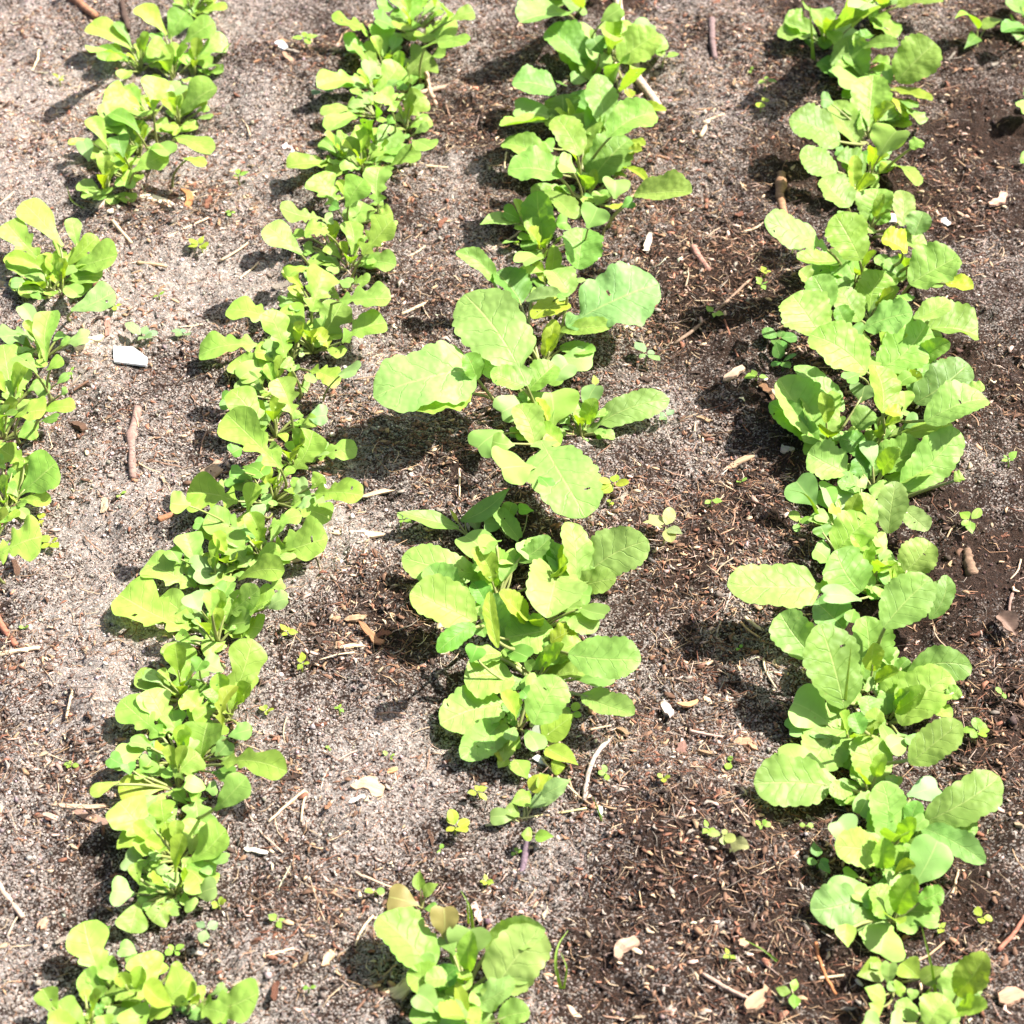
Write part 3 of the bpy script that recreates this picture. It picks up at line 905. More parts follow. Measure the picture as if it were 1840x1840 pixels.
c 765 605 685 455 170 g; r 985 665 700 615 215; r 1010 805 1115 630 180; c 1160 865 1310 580 240; c 1140 880 990 830 120; c 1110 905 1015 940 105 y; c 900 800 940 770 60 k
P r4 1040 1065 1
R 870 905 550 1000 275 B; r 1020 1050 915 870 175; r 1065 1010 1315 1020 185; c 1030 1100 960 1290 250; d 750 1090 762 1228 115; c 880 1140 840 1170 60
P w0 1060 1440 1 #weedy tuft of small pointed leaves at the near end of the unbroken radish row
d 980 1350 825 1405 140; d 1090 1330 1195 1420 150; c 1010 1465 1020 1320 90; d 1050 1505 1115 1485 100; d 1210 1445 1345 1360 110; c 1150 1560 1160 1490 65; d 990 1565 870 1485 115; d 960 1645 895 1580 90; d 940 1310 900 1360 80
P r4 1370 1660 1
r 1440 1630 1450 1340 250; r 1250 1725 1375 1560 195; r 1195 1655 1055 1595 115; c 965 1745 855 1680 125; c 1105 1725 1025 1680 120
'''
for P in parse(TABLE):
    nm = {'a': 'arugula_plant', 'r': 'radish_plant', 'w': 'weed_plant'}[P['kind']]
    und = P['under'] if P['under'] is not None else {'a': 5, 'r': 6, 'w': 0}[P['kind']]
    if P['kind'] == 'r':
        und = max(und, 4)
    build_plant(nm, P['kind'], P['x'], P['y'], P['leaves'], und, P['label'], P['row'])

ORD = ['', 'first', 'second', 'third', 'fourth', 'fifth', 'sixth', 'seventh', 'eighth', 'ninth', 'tenth', 'eleventh', 'twelfth',
       'thirteenth', 'fourteenth', 'fifteenth', 'sixteenth', 'seventeenth', 'eighteenth', 'nineteenth', 'twentieth'] + \
      ['twenty-' + w for w in ('first', 'second', 'third', 'fourth', 'fifth', 'sixth', 'seventh', 'eighth', 'ninth')] + ['thirtieth'] + \
      ['thirty-' + w for w in ('first', 'second', 'third', 'fourth', 'fifth', 'sixth', 'seventh', 'eighth', 'ninth')]
ROWNAME = {1: ('gappy arugula row', 'gappy arugula row'), 2: ('dense arugula row', 'dense arugula row'),
           3: ('gappy radish row', 'gappy radish row'), 4: ('unbroken radish row', 'unbroken radish row'),
           5: ('radish row cut off by the frame', 'cut-off radish row')}
for row in (1, 2, 3, 4, 5):
    ps = sorted([p for p in PLANTS if p[2] == row], key=lambda p: p[3])
    for i, (name, kind, _r, cy, root, label) in enumerate(ps):
        kindname = 'arugula' if kind == 'a' else 'radish'
        half = len(ps) / 2
        if label is None:
            if i < half:
                where = f'{ORD[i + 1]} from the far end of the'
            else:
                where = f'{ORD[len(ps) - i]} from the near end of the'
            label = f'{kindname} plant, {where} {ROWNAME[row][0]}'
        tag(root, label, kindname, f'{kindname} plants of the {ROWNAME[row][1]}')
for (name, kind, row, cy, root, label) in PLANTS:
    if row == 0:
        tag(root, label, 'weed', 'weeds between the rows')


# ---------------------------------------------------------------- weed seedlings on the bare soil
def seedling(px, py, size, n, tone, label, kd='o', tall=1.0, R=None):
    """size: spread in pixels of the photograph."""
    R = R or np.random.default_rng(int(px * 31 + py * 17))
    c = at(px, py)
    c = np.array([c[0], c[1], gz(c) + .0012])
    k = depth(c) / FPX
    s = size * k
    root = link('weed_seedling', None, loc=c)
    root.empty_display_size = .01
    top = c + UPZ * s * .35 * tall + np.array([*R.normal(0, s * .06, 2), 0])
    th0 = R.uniform(0, 6.28)
    V, F = tube(bez(c - UPZ * .003, (c + top) / 2 + R.normal(0, s * .05, 3) * np.array([1, 1, 0]), top, 5), np.linspace(.0006, .0004, 5), 5)
    link('stem', new_mesh('stem', V - c, F, M_STALK), root, color=np.array(tone) * .9)
    for i in range(n):
        th = th0 + 2 * np.pi * i / n + R.normal(0, .4)
        if n == 4 and i % 2:
            ls = s * R.uniform(.26, .46)
        else:
            ls = s * R.uniform(.40, .62)
        d = np.array([math.cos(th), math.sin(th), 0])
        P0 = top + d * ls * .14 + UPZ * ls * .05
        P1 = top + d * ls + UPZ * ls * R.uniform(-.15, .55)
        add_leaf(root, c, kd if not (n > 3 and i % 2) else 'o', P0, P1, ls * (.62 if kd == 'd' else .72) * R.uniform(.8, 1.2), R, UPZ + R.normal(0, .12, 3), tone, R.uniform(0, .12), R.uniform(0, .2),
                 False, fine=False)
    tag(root, label, 'seedling', 'weed seedlings on the bare soil')
    return root


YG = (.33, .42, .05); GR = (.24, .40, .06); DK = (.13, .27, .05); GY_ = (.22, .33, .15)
SEED = [
    (550, 100, 48, 4, GR, 'bright weed seedling with pointed leaves beside the far dense arugula plants', 'd', 1.2),
    (104, 136, 26, 3, YG, 'tiny yellow-green seedling in the shadow near the far end of the gappy arugula row', 'o', 1),
    (432, 335, 34, 4, GR, 'seedling with stacked small leaves on pale soil between the two arugula rows', 'd', 1.8),
    (416, 392, 20, 3, GR, 'tiny three-leaf seedling just below the stacked-leaf seedling', 'o', 1),
    (365, 455, 40, 5, YG, 'many-leaved small seedling among the straw bits between the arugula rows', 'd', 1),
    (212, 575, 30, 4, YG, 'yellow-green seedling beside an upright brown bark chip', 'd', 1),
    (265, 612, 62, 5, GY_, 'pale grey-green hairy weed seedling lying over the white plastic tag', 'd', .7),
    (330, 605, 42, 4, GY_, 'small pale seedling tangled in dry roots near the white plastic tag', 'd', .7),
    (287, 543, 24, 2, GR, 'tiny two-leaf seedling on pale soil above the white plastic tag', 'd', 1),
    (515, 1140, 44, 4, YG, 'yellow-green seedling with four leaves next to the dense arugula row', 'd', 1),
    (542, 1200, 38, 4, YG, 'bright pointed seedling standing alone on pale soil beside a white straw', 'd', 1.2),
    (480, 1288, 26, 4, YG, 'small star-shaped yellow seedling near the dense arugula row', 'o', 1),
    (610, 1276, 24, 3, GR, 'tiny seedling beside a small pit in the soil', 'd', 1),
    (124, 1374, 30, 4, GR, 'small green four-leaf seedling on shaded soil above the dark bark piece', 'o', .8),
    (396, 1638, 32, 4, YG, 'little yellow seedling of four round leaves at the dense arugula row', 'o', .7),
    (372, 1690, 52, 3, GY_, 'grey-green upright weed seedling with two pointed leaves', 'p', 1.6),
    (316, 1712, 42, 4, GR, 'flat cross-shaped seedling with four narrow leaves', 'o', .5),
    (500, 1672, 36, 3, GR, 'small seedling with three leaves above two pale wood chips', 'd', 1),
    (555, 1785, 22, 2, GR, 'minute two-leaf seedling on dark soil beside the pale near wood chips', 'o', .8),
    (193, 1675, 20, 2, DK, 'minute dark seedling just behind the nearest arugula plant', 'o', 1),
    (1372, 168, 34, 3, GR, 'small seedling on a thin stalk on dark soil between the radish rows', 'd', 1.8),
    (1366, 207, 38, 2, YG, 'yellowing two-leaf seedling on dark soil between the radish rows', 'o', 1.2),
    (1192, 126, 54, 4, GR, 'seedling with four leaves beside the thick pale branch', 'd', 1.2),
    (1350, 125, 16, 2, GR, 'minute seedling on bare soil near the far radish plants', 'o', .8),
    (1370, 512, 30, 4, YG, 'pale seedling with four leaves beside the reddish stick', 'd', 1),
    (1366, 534, 30, 4, GR, 'small seedling just below another one near the reddish stick', 'd', .8),
    (1422, 460, 34, 4, GR, 'little pale seedling touching the unbroken radish row', 'o', 1),
    (1286, 572, 34, 3, GR, 'small shaded seedling on dark soil between the radish rows', 'd', 1),
    (1160, 640, 56, 4, GY_, 'greyish narrow-leaved weed seedling below the huge radish leaf', 'p', 1),
    (1196, 752, 46, 4, GY_, 'reddish-stemmed weed seedling at the tip of a lobed radish leaf', 'p', .8),
    (1098, 893, 56, 5, YG, 'bright yellow-green weed under the drooping giant radish leaf', 'd', 1),
    (1094, 920, 20, 2, YG, 'round yellow cotyledon seedling beneath the bright yellow-green weed', 'o', .6),
    (1192, 970, 78, 5, (.38, .42, .16), 'pale washed-out weed standing alone between the two radish rows', 'd', 1.3),
    (718, 944, 34, 4, GR, 'small shaded seedling left of the long narrow-leaved weed'.replace('left of', 'beside'), 'd', 1),
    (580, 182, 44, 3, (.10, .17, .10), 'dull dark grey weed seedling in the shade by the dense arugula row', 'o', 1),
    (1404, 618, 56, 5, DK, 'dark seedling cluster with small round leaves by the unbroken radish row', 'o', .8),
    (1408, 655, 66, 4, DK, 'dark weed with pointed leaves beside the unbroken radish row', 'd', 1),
    (1360, 682, 44, 3, GR, 'small pointed green weed at the edge of the unbroken radish row', 'd', .8),
    (1735, 950, 70, 4, GR, 'weed with two broad bright leaves above the ringed brown stub', 'd', 1.2),
    (1436, 935, 48, 4, GR, 'small shaded weed under the radish leaves with an arching grass blade', 'o', 1),
    (1812, 838, 36, 4, GR, 'small seedling near the frame edge on dark crumbly soil', 'd', 1),
    (1275, 900, 36, 2, GR, 'upright two-leaf seedling on dark soil between the radish rows', 'p', 1.6),
    (1757, 1318, 46, 6, GR, 'tight rosette seedling with many small round leaves', 'o', .7),
    (1766, 1645, 44, 3, YG, 'pale three-leaf seedling on bare soil beside a long red stick', 'o', 1.2),
    (1690, 1665, 32, 4, YG, 'tiny yellow-green seedling near the round pale radish leaf', 'd', .8),
    (1798, 1258, 26, 2, GR, 'small round-leaved seedling above the tight rosette seedling', 'o', .8),
    (1366, 1495, 34, 4, GR, 'seedling with four overlapping leaves on dark soil', 'o', .9),
    (1314, 1368, 28, 2, GR, 'seedling with two smooth round leaves on dark soil', 'o', .8),
    (1400, 1358, 26, 4, GR, 'tiny seedling beside the big dark radish leaf', 'd', .8),
    (1300, 1530, 46, 4, (.36, .42, .14), 'pale seedling with a reddish stem beside a brown round leaf', 'o', 1.2),
    (1270, 1515, 40, 3, GR, 'green seedling with three leaves on the damp soil', 'd', 1),
    (1472, 1552, 64, 4, DK, 'dark green weed with pointed leaves beside the near radish leaves', 'd', 1),
    (1452, 1484, 30, 2, GR, 'seedling with a single bright round leaf under the big dark radish leaf', 'o', 1),
    (1312, 1722, 30, 3, YG, 'tiny seedling on soil near the orange splinters', 'd', .8),
    (1418, 1806, 60, 3, GR, 'straggling seedling beside the curled bark at the near edge', 'p', .8),
    (862, 1420, 48, 4, YG, 'four-leaf pale seedling below the middle radish clump', 'd', .9),
    (816, 1492, 52, 5, YG, 'yellow-green seedling rosette on pale soil above the near radish', 'o', .9),
    (1190, 1416, 26, 3, YG, 'tiny seedling on bare soil between the near radish plants', 'o', .8),
    (878, 1580, 24, 5, YG, 'minute yellow spiky seedling above the near radish', 'd', .6),
    (672, 1610, 40, 2, GR, 'two-leaf seedling beside the weed with the round brownish leaf', 'o', 1),
    (790, 1522, 18, 2, GR, 'minute two-leaf seedling just below the yellow-green rosette', 'o', .8),
    (926, 1528, 24, 3, GR, 'tiny round-leaved seedling beside the dark purple stick', 'o', .6),
    (1028, 1280, 40, 5, GR, 'cluster seedling of minute round leaves under a drooping radish leaf', 'o', .5),
    (596, 1356, 16, 2, GR, 'minute seedling at the end of a long bent rootlet', 'o', .6),
    (700, 1363, 20, 3, GR, 'tiny seedling beside a small orange chip', 'o', .6),
    (220, 905, 22, 2, GR, 'minute bright seedling on pale soil between the arugula rows', 'o', 1),
    (75, 945, 30, 3, YG, 'small yellow seedling under the gappy arugula leaves', 'o', 1),
    (92, 978, 46, 4, YG, 'bright seedling touching the big nearest leaf of the gappy arugula row', 'd', .8),
    (130, 682, 30, 2, GR, 'tiny seedling at the foot of the gappy arugula plants', 'd', .8),
    (46, 1140, 18, 2, GR, 'minute seedling on pale soil near the frame edge', 'o', .8),
    (1085, 1405, 30, 3, GR, 'small seedling at the end of a pale twig', 'o', .8),
    (1070, 690, 34, 4, YG, 'yellow seedling beneath the huge radish plant', 'd', .6),
    (1330, 1150, 16, 2, GR, 'minute seedling beside the split straw bundle', 'o', .8),
    (1330, 855, 22, 2, GR, 'small two-leaf seedling below the flat brown stick', 'o', .8),
]
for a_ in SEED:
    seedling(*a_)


def grass_blade(pts, w, tone, label):
    """pts: (px, py, height in metres) along the blade."""
    P = [at(x, y, h) for x, y, h in pts]
    c = np.array([P[0][0], P[0][1], gz(P[0])])
    root = link('grass_sprout', None, loc=c)
    P[0] = c
    P = np.array(P)
    tt = np.linspace(0, 1, len(P)); ti = np.linspace(0, 1, 12)
    Q = np.stack([np.interp(ti, tt, P[:, i]) for i in range(3)], 1)
    for _ in range(2):
        Q[1:-1] = (Q[:-2] + 2 * Q[1:-1] + Q[2:]) / 4
    k = depth(c) / FPX
    wv = np.linspace(1, .15, 12) * w * k * .5
    side = RIGHT
    V = []
    for q, ww in zip(Q, wv):
        V += [q - side * ww, q - FWD * ww * -.35 - UPZ * ww * .2, q + side * ww]
    F = []
    for i in range(11):
        for j in range(2):
            a = i * 3 + j
            F.append([a, a + 1, a + 4, a + 3])
    UV = [((i % 3) / 2, (i // 3) / 11) for i in range(len(V))]
    link('blade', new_mesh('blade', np.array(V) - c, F, M_WEED, True, UV), root, color=tone)
    tag(root, label, 'grass', 'single grass sprouts in the bed')


GT = (.26, .40, .06)
grass_blade([(1517, 1312, 0), (1519, 1250, .02), (1529, 1165, .05)], 10, (.33, .42, .09), 'pale upright grass blade in front of a large radish leaf')
grass_blade([(1480, 935, 0), (1462, 905, .02), (1445, 885, .03), (1411, 879, .03)], 8, GT, 'arching yellow-green grass blade beside the unbroken radish row')
grass_blade([(1461, 115, 0), (1459, 70, .02), (1455, 10, .045)], 8, GT, 'upright thin grass stem at the far end of the unbroken radish row')
grass_blade([(1112, 48, 0), (1113, 20, .02), (1115, -10, .03)], 9, GT, 'upright grass stem beside the thick pale branch')
grass_blade([(1682, 1795, 0), (1675, 1740, .02), (1657, 1668, .04)], 8, GT, 'tall thin grass stem beside the near radish leaves')
grass_blade([(1655, 1815, 0), (1664, 1785, .012), (1680, 1768, .02)], 10, GT, 'short green grass blade at the near weedy tuft')
grass_blade([(850, 1665, 0), (846, 1630, .012), (828, 1600, .016)], 7, GT, 'short bent grass blade beside a pale pink chip')
grass_blade([(842, 1650, 0), (840, 1632, .01), (838, 1612, .016)], 5, GT, 'thin dark grass blade above the near radish plant')
grass_blade([(1010, 1770, 0), (996, 1730, .012), (1003, 1695, .015), (1021, 1672, .012)], 7, GT, 'curved grass blade forming a loop on bare soil')
grass_blade([(1012, 1768, 0), (1020, 1740, .01), (1008, 1712, .012)], 5, GT, 'short inner grass blade of the loop on bare soil')
grass_blade([(1408, 1735, 0), (1372, 1706, .008), (1330, 1685, .006)], 8, GT, 'grass sprout lying low over the soil near the orange splinters')
grass_blade([(160, 388, 0), (128, 362, .01), (120, 335, .02)], 6, (.22, .30, .06), 'thin grass stem among the straw beside the gappy arugula row')
grass_blade([(405, 100, 0), (403, 88, .01), (415, 78, .018)], 6, GT, 'tiny forked grass sprout beside the far arugula plants')
grass_blade([(1083, 1480, 0), (1075, 1455, .012), (1065, 1432, .02)], 5, GT, 'thin grass blade tangled in the weed with the grey folded leaf')
# ---------------------------------------------------------------- sticks, chips and straw lying on the soil
PALE = (.56, .42, .27); TAN = (.40, .26, .15); RED = (.23, .10, .062); BRN = (.17, .095, .06); DRK = (.075, .048, .036); GREY = (.31, .26, .21); PINK = (.48, .33, .26)
WHT = (.78, .76, .72)


def lay(px, py, lift):
    p = at(px, py)
    z = float(soil_low(p[0], p[1]) + .0012)
    return np.array([p[0], p[1], z + lift])


def stick(name, x1, y1, x2, y2, w, col, label, cat, bend=.03, knots=0, lift=None, rings=False, mat=None, group=None, R=None):
    R = R or np.random.default_rng(int(x1 * 13 + y1 * 7 + x2))
    a, b = at(x1, y1), at(x2, y2)
    k = depth((a + b) / 2) / FPX
    r = max(w * k * .5, .0003)
    lift = lift if lift is not None else r * .3
    n = 12
    t = np.linspace(0, 1, n)
    L = np.linalg.norm(b - a)
    d = nrm(b - a)
    sd = np.cross(d, UPZ)
    base = (a + b) / 2
    base[2] = float(np.max(soil_low(np.linspace(a[0], b[0], 7), np.linspace(a[1], b[1], 7)))) * .7 + lift + .0012
    pts = a + (b - a) * t[:, None] + sd * (bend * L * np.sin(np.pi * t + R.uniform(-.6, .6)) + R.normal(0, .004, n) * L)[:, None]
    gl = soil_low(pts[:, 0], pts[:, 1])
    pts[:, 2] = .5 * gl + .5 * np.linspace(gl[0], gl[-1], n) + lift + .0014
    rad = r * np.linspace(1.08, .86, n) * R.normal(1, .04, n)
    for _ in range(knots):
        i = R.integers(2, n - 2)
        rad[i] *= 1.35
    if rings:
        n2 = 26
        ti = np.linspace(0, 1, n2)
        pts = np.stack([np.interp(ti, t, pts[:, i]) for i in range(3)], 1)
        rad = r * (1 + .10 * np.sin(ti * 2 * np.pi * 4 + 1.5 * np.sin(ti * 5))) * np.linspace(.75, 1.1, n2) * R.normal(1, .04, n2)
    sides = 8 if w > 6 else 5
    rr = rad[:, None] * (1 + R.normal(0, .06, (len(rad), sides)))
    V, F = tube(pts, rr, sides)
    o = link(name, new_mesh(name, V - base, F, mat or M_BARK), None, base, np.array(col) * R.uniform(.9, 1.1))
    tag(o, label, cat, group)
    return o


def chip_geo(L, w, th, R, taper=.6):
    """A splintered flake along X: six stations of an irregular four-sided section, ragged ends."""
    n = 7
    xs = np.linspace(-.5, .5, n) * L
    wid = w * .5 * np.interp(np.linspace(0, 1, n), [0, .15, .5, .85, 1], [taper * R.uniform(.5, 1), .9, 1, R.uniform(.75, 1), R.uniform(.25, .8)])
    mid = R.normal(0, .11, n) * w + R.normal(0, .25) * w * (np.linspace(-1, 1, n) ** 2)
    zc = R.normal(0, .12) * L * (np.linspace(-1, 1, n) ** 2) * .3
    V = []
    for i in range(n):
        h = th * .5 * R.uniform(.5, 1.3)
        e1, e2 = R.normal(0, .10, 2) * L * (1 if i in (0, n - 1) else .12)
        V += [(xs[i] + e1, mid[i] - wid[i], zc[i] - h), (xs[i] + e2, mid[i] + wid[i], zc[i] - h),
              (xs[i] + e2 * .6, mid[i] + wid[i] * .86, zc[i] + h), (xs[i] + e1 * .6, mid[i] - wid[i] * .86, zc[i] + h)]
    F = []
    for i in range(n - 1):
        for j in range(4):
            k = (j + 1) % 4
            F.append([i * 4 + j, i * 4 + k, (i + 1) * 4 + k, (i + 1) * 4 + j])
    F.append([3, 2, 1, 0])
    F.append([(n - 1) * 4 + j for j in range(4)])
    return np.array(V), F


def place_flat(o, c, d, R, tilt=.12):
    o.location = [float(v) for v in c]
    o.rotation_euler = (R.normal(0, tilt), R.normal(0, tilt), math.atan2(d[1], d[0]))


def chip(x1, y1, x2, y2, w, col, label, name='wood_chip', cat='wood chip', group='wood chips on the soil', R=None, mat=None, th=None):
    R = R or np.random.default_rng(int(x1 * 11 + y1 * 5 + x2))
    a, b = at(x1, y1), at(x2, y2)
    k = depth((a + b) / 2) / FPX
    L = np.linalg.norm(b - a)
    wd = w * k / .85
    t_ = th if th is not None else min(.3 * wd, .0022)
    V, F = chip_geo(L, wd, t_, R)
    c = (a + b) / 2
    c[2] = gz(c) + .0016 + t_ * .1
    o = link(name, new_mesh(name, V, F, mat or M_WOOD, False), None, c, np.array(col) * R.uniform(.92, 1.08))
    place_flat(o, c, b - a, R, .08)
    tag(o, label, cat, group)
    return o


def dead_leaf(px, py, L, w, ang, col, label):
    R = np.random.default_rng(int(px + py))
    c = at(px, py)
    c[2] = gz(c) + .003
    k = depth(c) / FPX
    d = np.array([math.cos(ang), math.sin(ang), 0])
    P0, P1 = -d * L * k * .5, d * L * k * .5 + UPZ * .004
    V, F, UV = blade(P0, P1, nrm(np.cross(d, UPZ)), w * k, 'R', R, .2, .9)
    o = link('dead_leaf', new_mesh('dead_leaf', V, F, M_STRAW, True, UV), None, c, col)
    tag(o, label, 'dead leaf')


ST = 'sticks lying on the soil'
for a_ in [
    (128, -6, 172, 36, 15, (.33, .16, .09), 'thick reddish brown stick lying at the far corner of the bed', .03, 1),
    (224, -6, 229, 50, 12, DRK, 'dark broken stick behind the far arugula plants', .04, 1),
    (252, 742, 240, 868, 15, (.24, .155, .125), 'purple-brown knotty stick on pale soil between the arugula rows', .04, 3),
    (1116, -20, 1186, 205, 17, (.50, .37, .28), 'thick pale pinkish branch running behind the far radish leaves', .06, 2),
    (1278, 45, 1285, 100, 12, (.22, .15, .14), 'dark smooth stick on dark soil beyond the far radish plants', .02, 0),
    (1403, 308, 1411, 394, 16, (.32, .18, .10), 'reddish brown knotty stick standing on end beside a radish leaf', .03, 2),
    (1244, 455, 1273, 503, 13, (.33, .17, .13), 'short reddish stick in a dark hollow between the radish rows', .03, 0),
    (1738, 984, 1750, 1032, 21, (.22, .14, .09), 'ringed brown stub lying on dark soil', .02, 0),
    (1797, 1702, 1842, 1640, 8, (.34, .14, .09), 'long thin red stick at the frame edge on bare soil', .03, 0),
    (1214, 612, 1345, 514, 6, (.30, .20, .14), 'long thin brown stick pointing at the unbroken radish row', .02, 0),
    (948, 1508, 938, 1574, 14, (.16, .11, .13), 'dark purple stick poking from under the tangled weed', .02, 0),
    (-6, 1588, 42, 1650, 11, (.48, .34, .25), 'pale split stick on soil at the frame edge', .02, 0),
    (767, 124, 782, 182, 9, (.46, .31, .22), 'upright pale stick crossed by another beside the far arugula', .03, 0),
    (752, 158, 818, 144, 9, (.50, .35, .25), 'pale stick lying across the upright one beside the far arugula', .02, 0),
    (-8, 1105, 32, 1168, 13, (.33, .13, .08), 'red-brown stick beside a pale straw on pale soil', .03, 0),
    (1830, 1040, 1818, 1112, 6, (.30, .19, .15), 'curved thin twig leading to a dead brown leaf', .08, 1),
    (1466, 1695, 1500, 1790, 7, (.42, .17, .07), 'orange-brown splinter crossed by a straw near the near radish', .05, 0),
    (1096, 1335, 1046, 1440, 9, (.42, .33, .27), 'pale bent twig below the middle radish clump', .08, 1),
    (688, 1760, 640, 1822, 6, (.22, .12, .08), 'thin dark stick beside the large pale wood chip', .02, 0),
    (1262, 1752, 1345, 1800, 8, (.40, .28, .21), 'straight brown stick pointing at curled bark at the near edge', .01, 0),
    (160, 690, 132, 704, 5, BRN, 'short thin twig near the gappy arugula plants', .02, 0),
    (286, 942, 320, 930, 11, (.38, .17, .09), 'short orange-brown stick stub beside the dense arugula row', .02, 0),
    (470, 1250, 445, 1310, 5, (.30, .20, .16), 'thin brown rootlet on pale soil beside the dense arugula row', .12, 0),
    (1690, 805, 1700, 800, 4, BRN, None, 0, 0),
]:
    x1, y1, x2, y2, w, col, lab, bend, kn = a_
    if lab:
        stick('stick', x1, y1, x2, y2, w, col, lab, 'stick', bend, kn, rings=lab.startswith('ringed'), group=ST)

SW = 'straw pieces on the soil'
for a_ in [
    (292, 442, 376, 399, 5, PALE, 'long pale straw lying aslant between the two arugula rows', .02),
    (206, 414, 238, 448, 8, PALE, 'short thick pale straw with a blunt end beside the gappy arugula', .01),
    (248, 474, 300, 484, 8, (.50, .34, .20), 'short brown straw on pale soil below the slanting long straw', .01),
    (396, 468, 446, 440, 5, PALE, 'thin straw ending at the dense arugula plants', .05),
    (430, 498, 464, 470, 4, PALE, 'thin pale straw near the shaded edge of the dense arugula', .02),
    (-6, 402, 30, 362, 6, PALE, 'pale straw at the frame edge beside the tall arugula leaf', .02),
    (54, 128, 70, 84, 6, PALE, 'pale straw on pale soil at the far corner', .02),
    (170, 180, 190, 156, 4, TAN, 'small brown twig bit in the shadow of the far arugula', .03),
    (548, 1428, 484, 1488, 7, PALE, 'thick straw forming a fork on pale soil', .01),
    (552, 1430, 541, 1478, 6, PALE, 'straw leaning beside the thick forked straw', .03),
    (444, 1446, 505, 1538, 5, (.46, .33, .24), 'long bent rootlet curving across pale soil', .10),
    (642, 1356, 592, 1388, 4, (.45, .33, .25), 'upper half of a thin bent root on pale soil', .06),
    (592, 1388, 576, 1424, 4, (.45, .33, .25), 'lower half of a thin bent root on pale soil', .04),
    (-6, 1182, 72, 1166, 10, PALE, 'pale flat straw lying beside the red-brown stick', .01),
    (195, 1046, 208, 1120, 6, PALE, 'curved dry grass stem on shaded soil', .06),
    (136, 1240, 120, 1296, 7, PALE, 'pale straw standing out on soil beside the dense arugula row', .01),
    (78, 1180, 86, 1200, 5, TAN, 'short reddish curved stem near the flat straw', .15),
    (872, 1475, 1054, 1454, 5, (.45, .42, .20), 'long straight yellow straw crossing the tangled weed', .0),
    (1024, 1398, 1060, 1450, 4, TAN, 'thin arched dry stem beside the tangled weed', .14),
    (1258, 250, 1284, 205, 9, PALE, 'pale split straw between the radish rows', .02),
    (1262, 232, 1300, 216, 5, PALE, 'thin straw crossing the pale split straw', .02),
    (1250, 200, 1330, 196, 4, TAN, 'thin dry stem lying level near the yellowing seedling', .04),
    (880, 455, 940, 412, 4, PALE, 'thin straw running into the radish leaves from bare soil', .01),
    (826, 852, 826, 905, 5, PALE, 'pale straw upright behind the narrow-leaved weed', .0),
    (722, 480, 764, 442, 4, PALE, 'thin pale straw beside the dense arugula row', .01),
    (722, 564, 770, 540, 7, PALE, 'thick pale straw on dark soil near the huge radish', .01),
    (764, 298, 806, 300, 7, PALE, 'short level straw beside the dense arugula row', .0),
    (1340, 1098, 1382, 1132, 8, PALE, 'upper splinter of the split straw bundle on dark soil', .01),
    (1332, 1104, 1372, 1140, 6, (.45, .28, .15), 'lower splinter of the split straw bundle on dark soil', .02),
    (1290, 1118, 1312, 1062, 5, (.42, .33, .26), 'thin grey twig beside the lobed radish leaf', .01),
    (1376, 1175, 1394, 1230, 5, PALE, 'bent dry stem on dark soil beside the unbroken radish row', .08),
    (1240, 1302, 1300, 1318, 7, PINK, 'pale thin stick on soil between the near radish plants', .01),
    (1060, 1310, 1098, 1304, 5, PALE, 'short pale straw below the drooping radish leaf', .0),
    (1336, 425, 1374, 400, 5, PALE, 'curved pale stem beside the lobed radish leaf tip', .12),
    (1420, 300, 1440, 284, 10, (.36, .25, .18), 'brown flat splinter beside a radish leaf', .0),
    (1300, 580, 1328, 640, 5, RED, 'thin red-brown twig on dark soil between the radish rows', .02),
    (1640, 1730, 1700, 1690, 5, TAN, 'dry brown stem near the pale round radish leaf', .05),
    (1470, 1760, 1518, 1752, 6, PALE, 'pale straw lying across the orange splinter', .0),
    (1710, 1606, 1726, 1552, 7, (.45, .30, .20), 'brown straw on soil beside the radish heart leaf', .02),
    (480, 1735, 530, 1718, 7, PALE, 'pale straw above the near arugula leaf', .0),
    (470, 1690, 470, 1691, 2, PALE, None, 0),
    (640, 700, 700, 690, 3, TAN, 'thin dry stem under the dense arugula seed leaf', .02),
    (670, 1650, 640, 1705, 6, PALE, 'splintered straw on soil beside the near radish plant', .06),
    (1020, 1660, 1042, 1690, 4, TAN, 'thin dry stem beside the looped grass blade', .04),
]:
    x1, y1, x2, y2, w, col, lab, bend = a_
    if lab:
        stick('straw_piece', x1, y1, x2, y2, w * .85, col, lab, 'straw', bend, 0, mat=M_STRAW, group=SW)

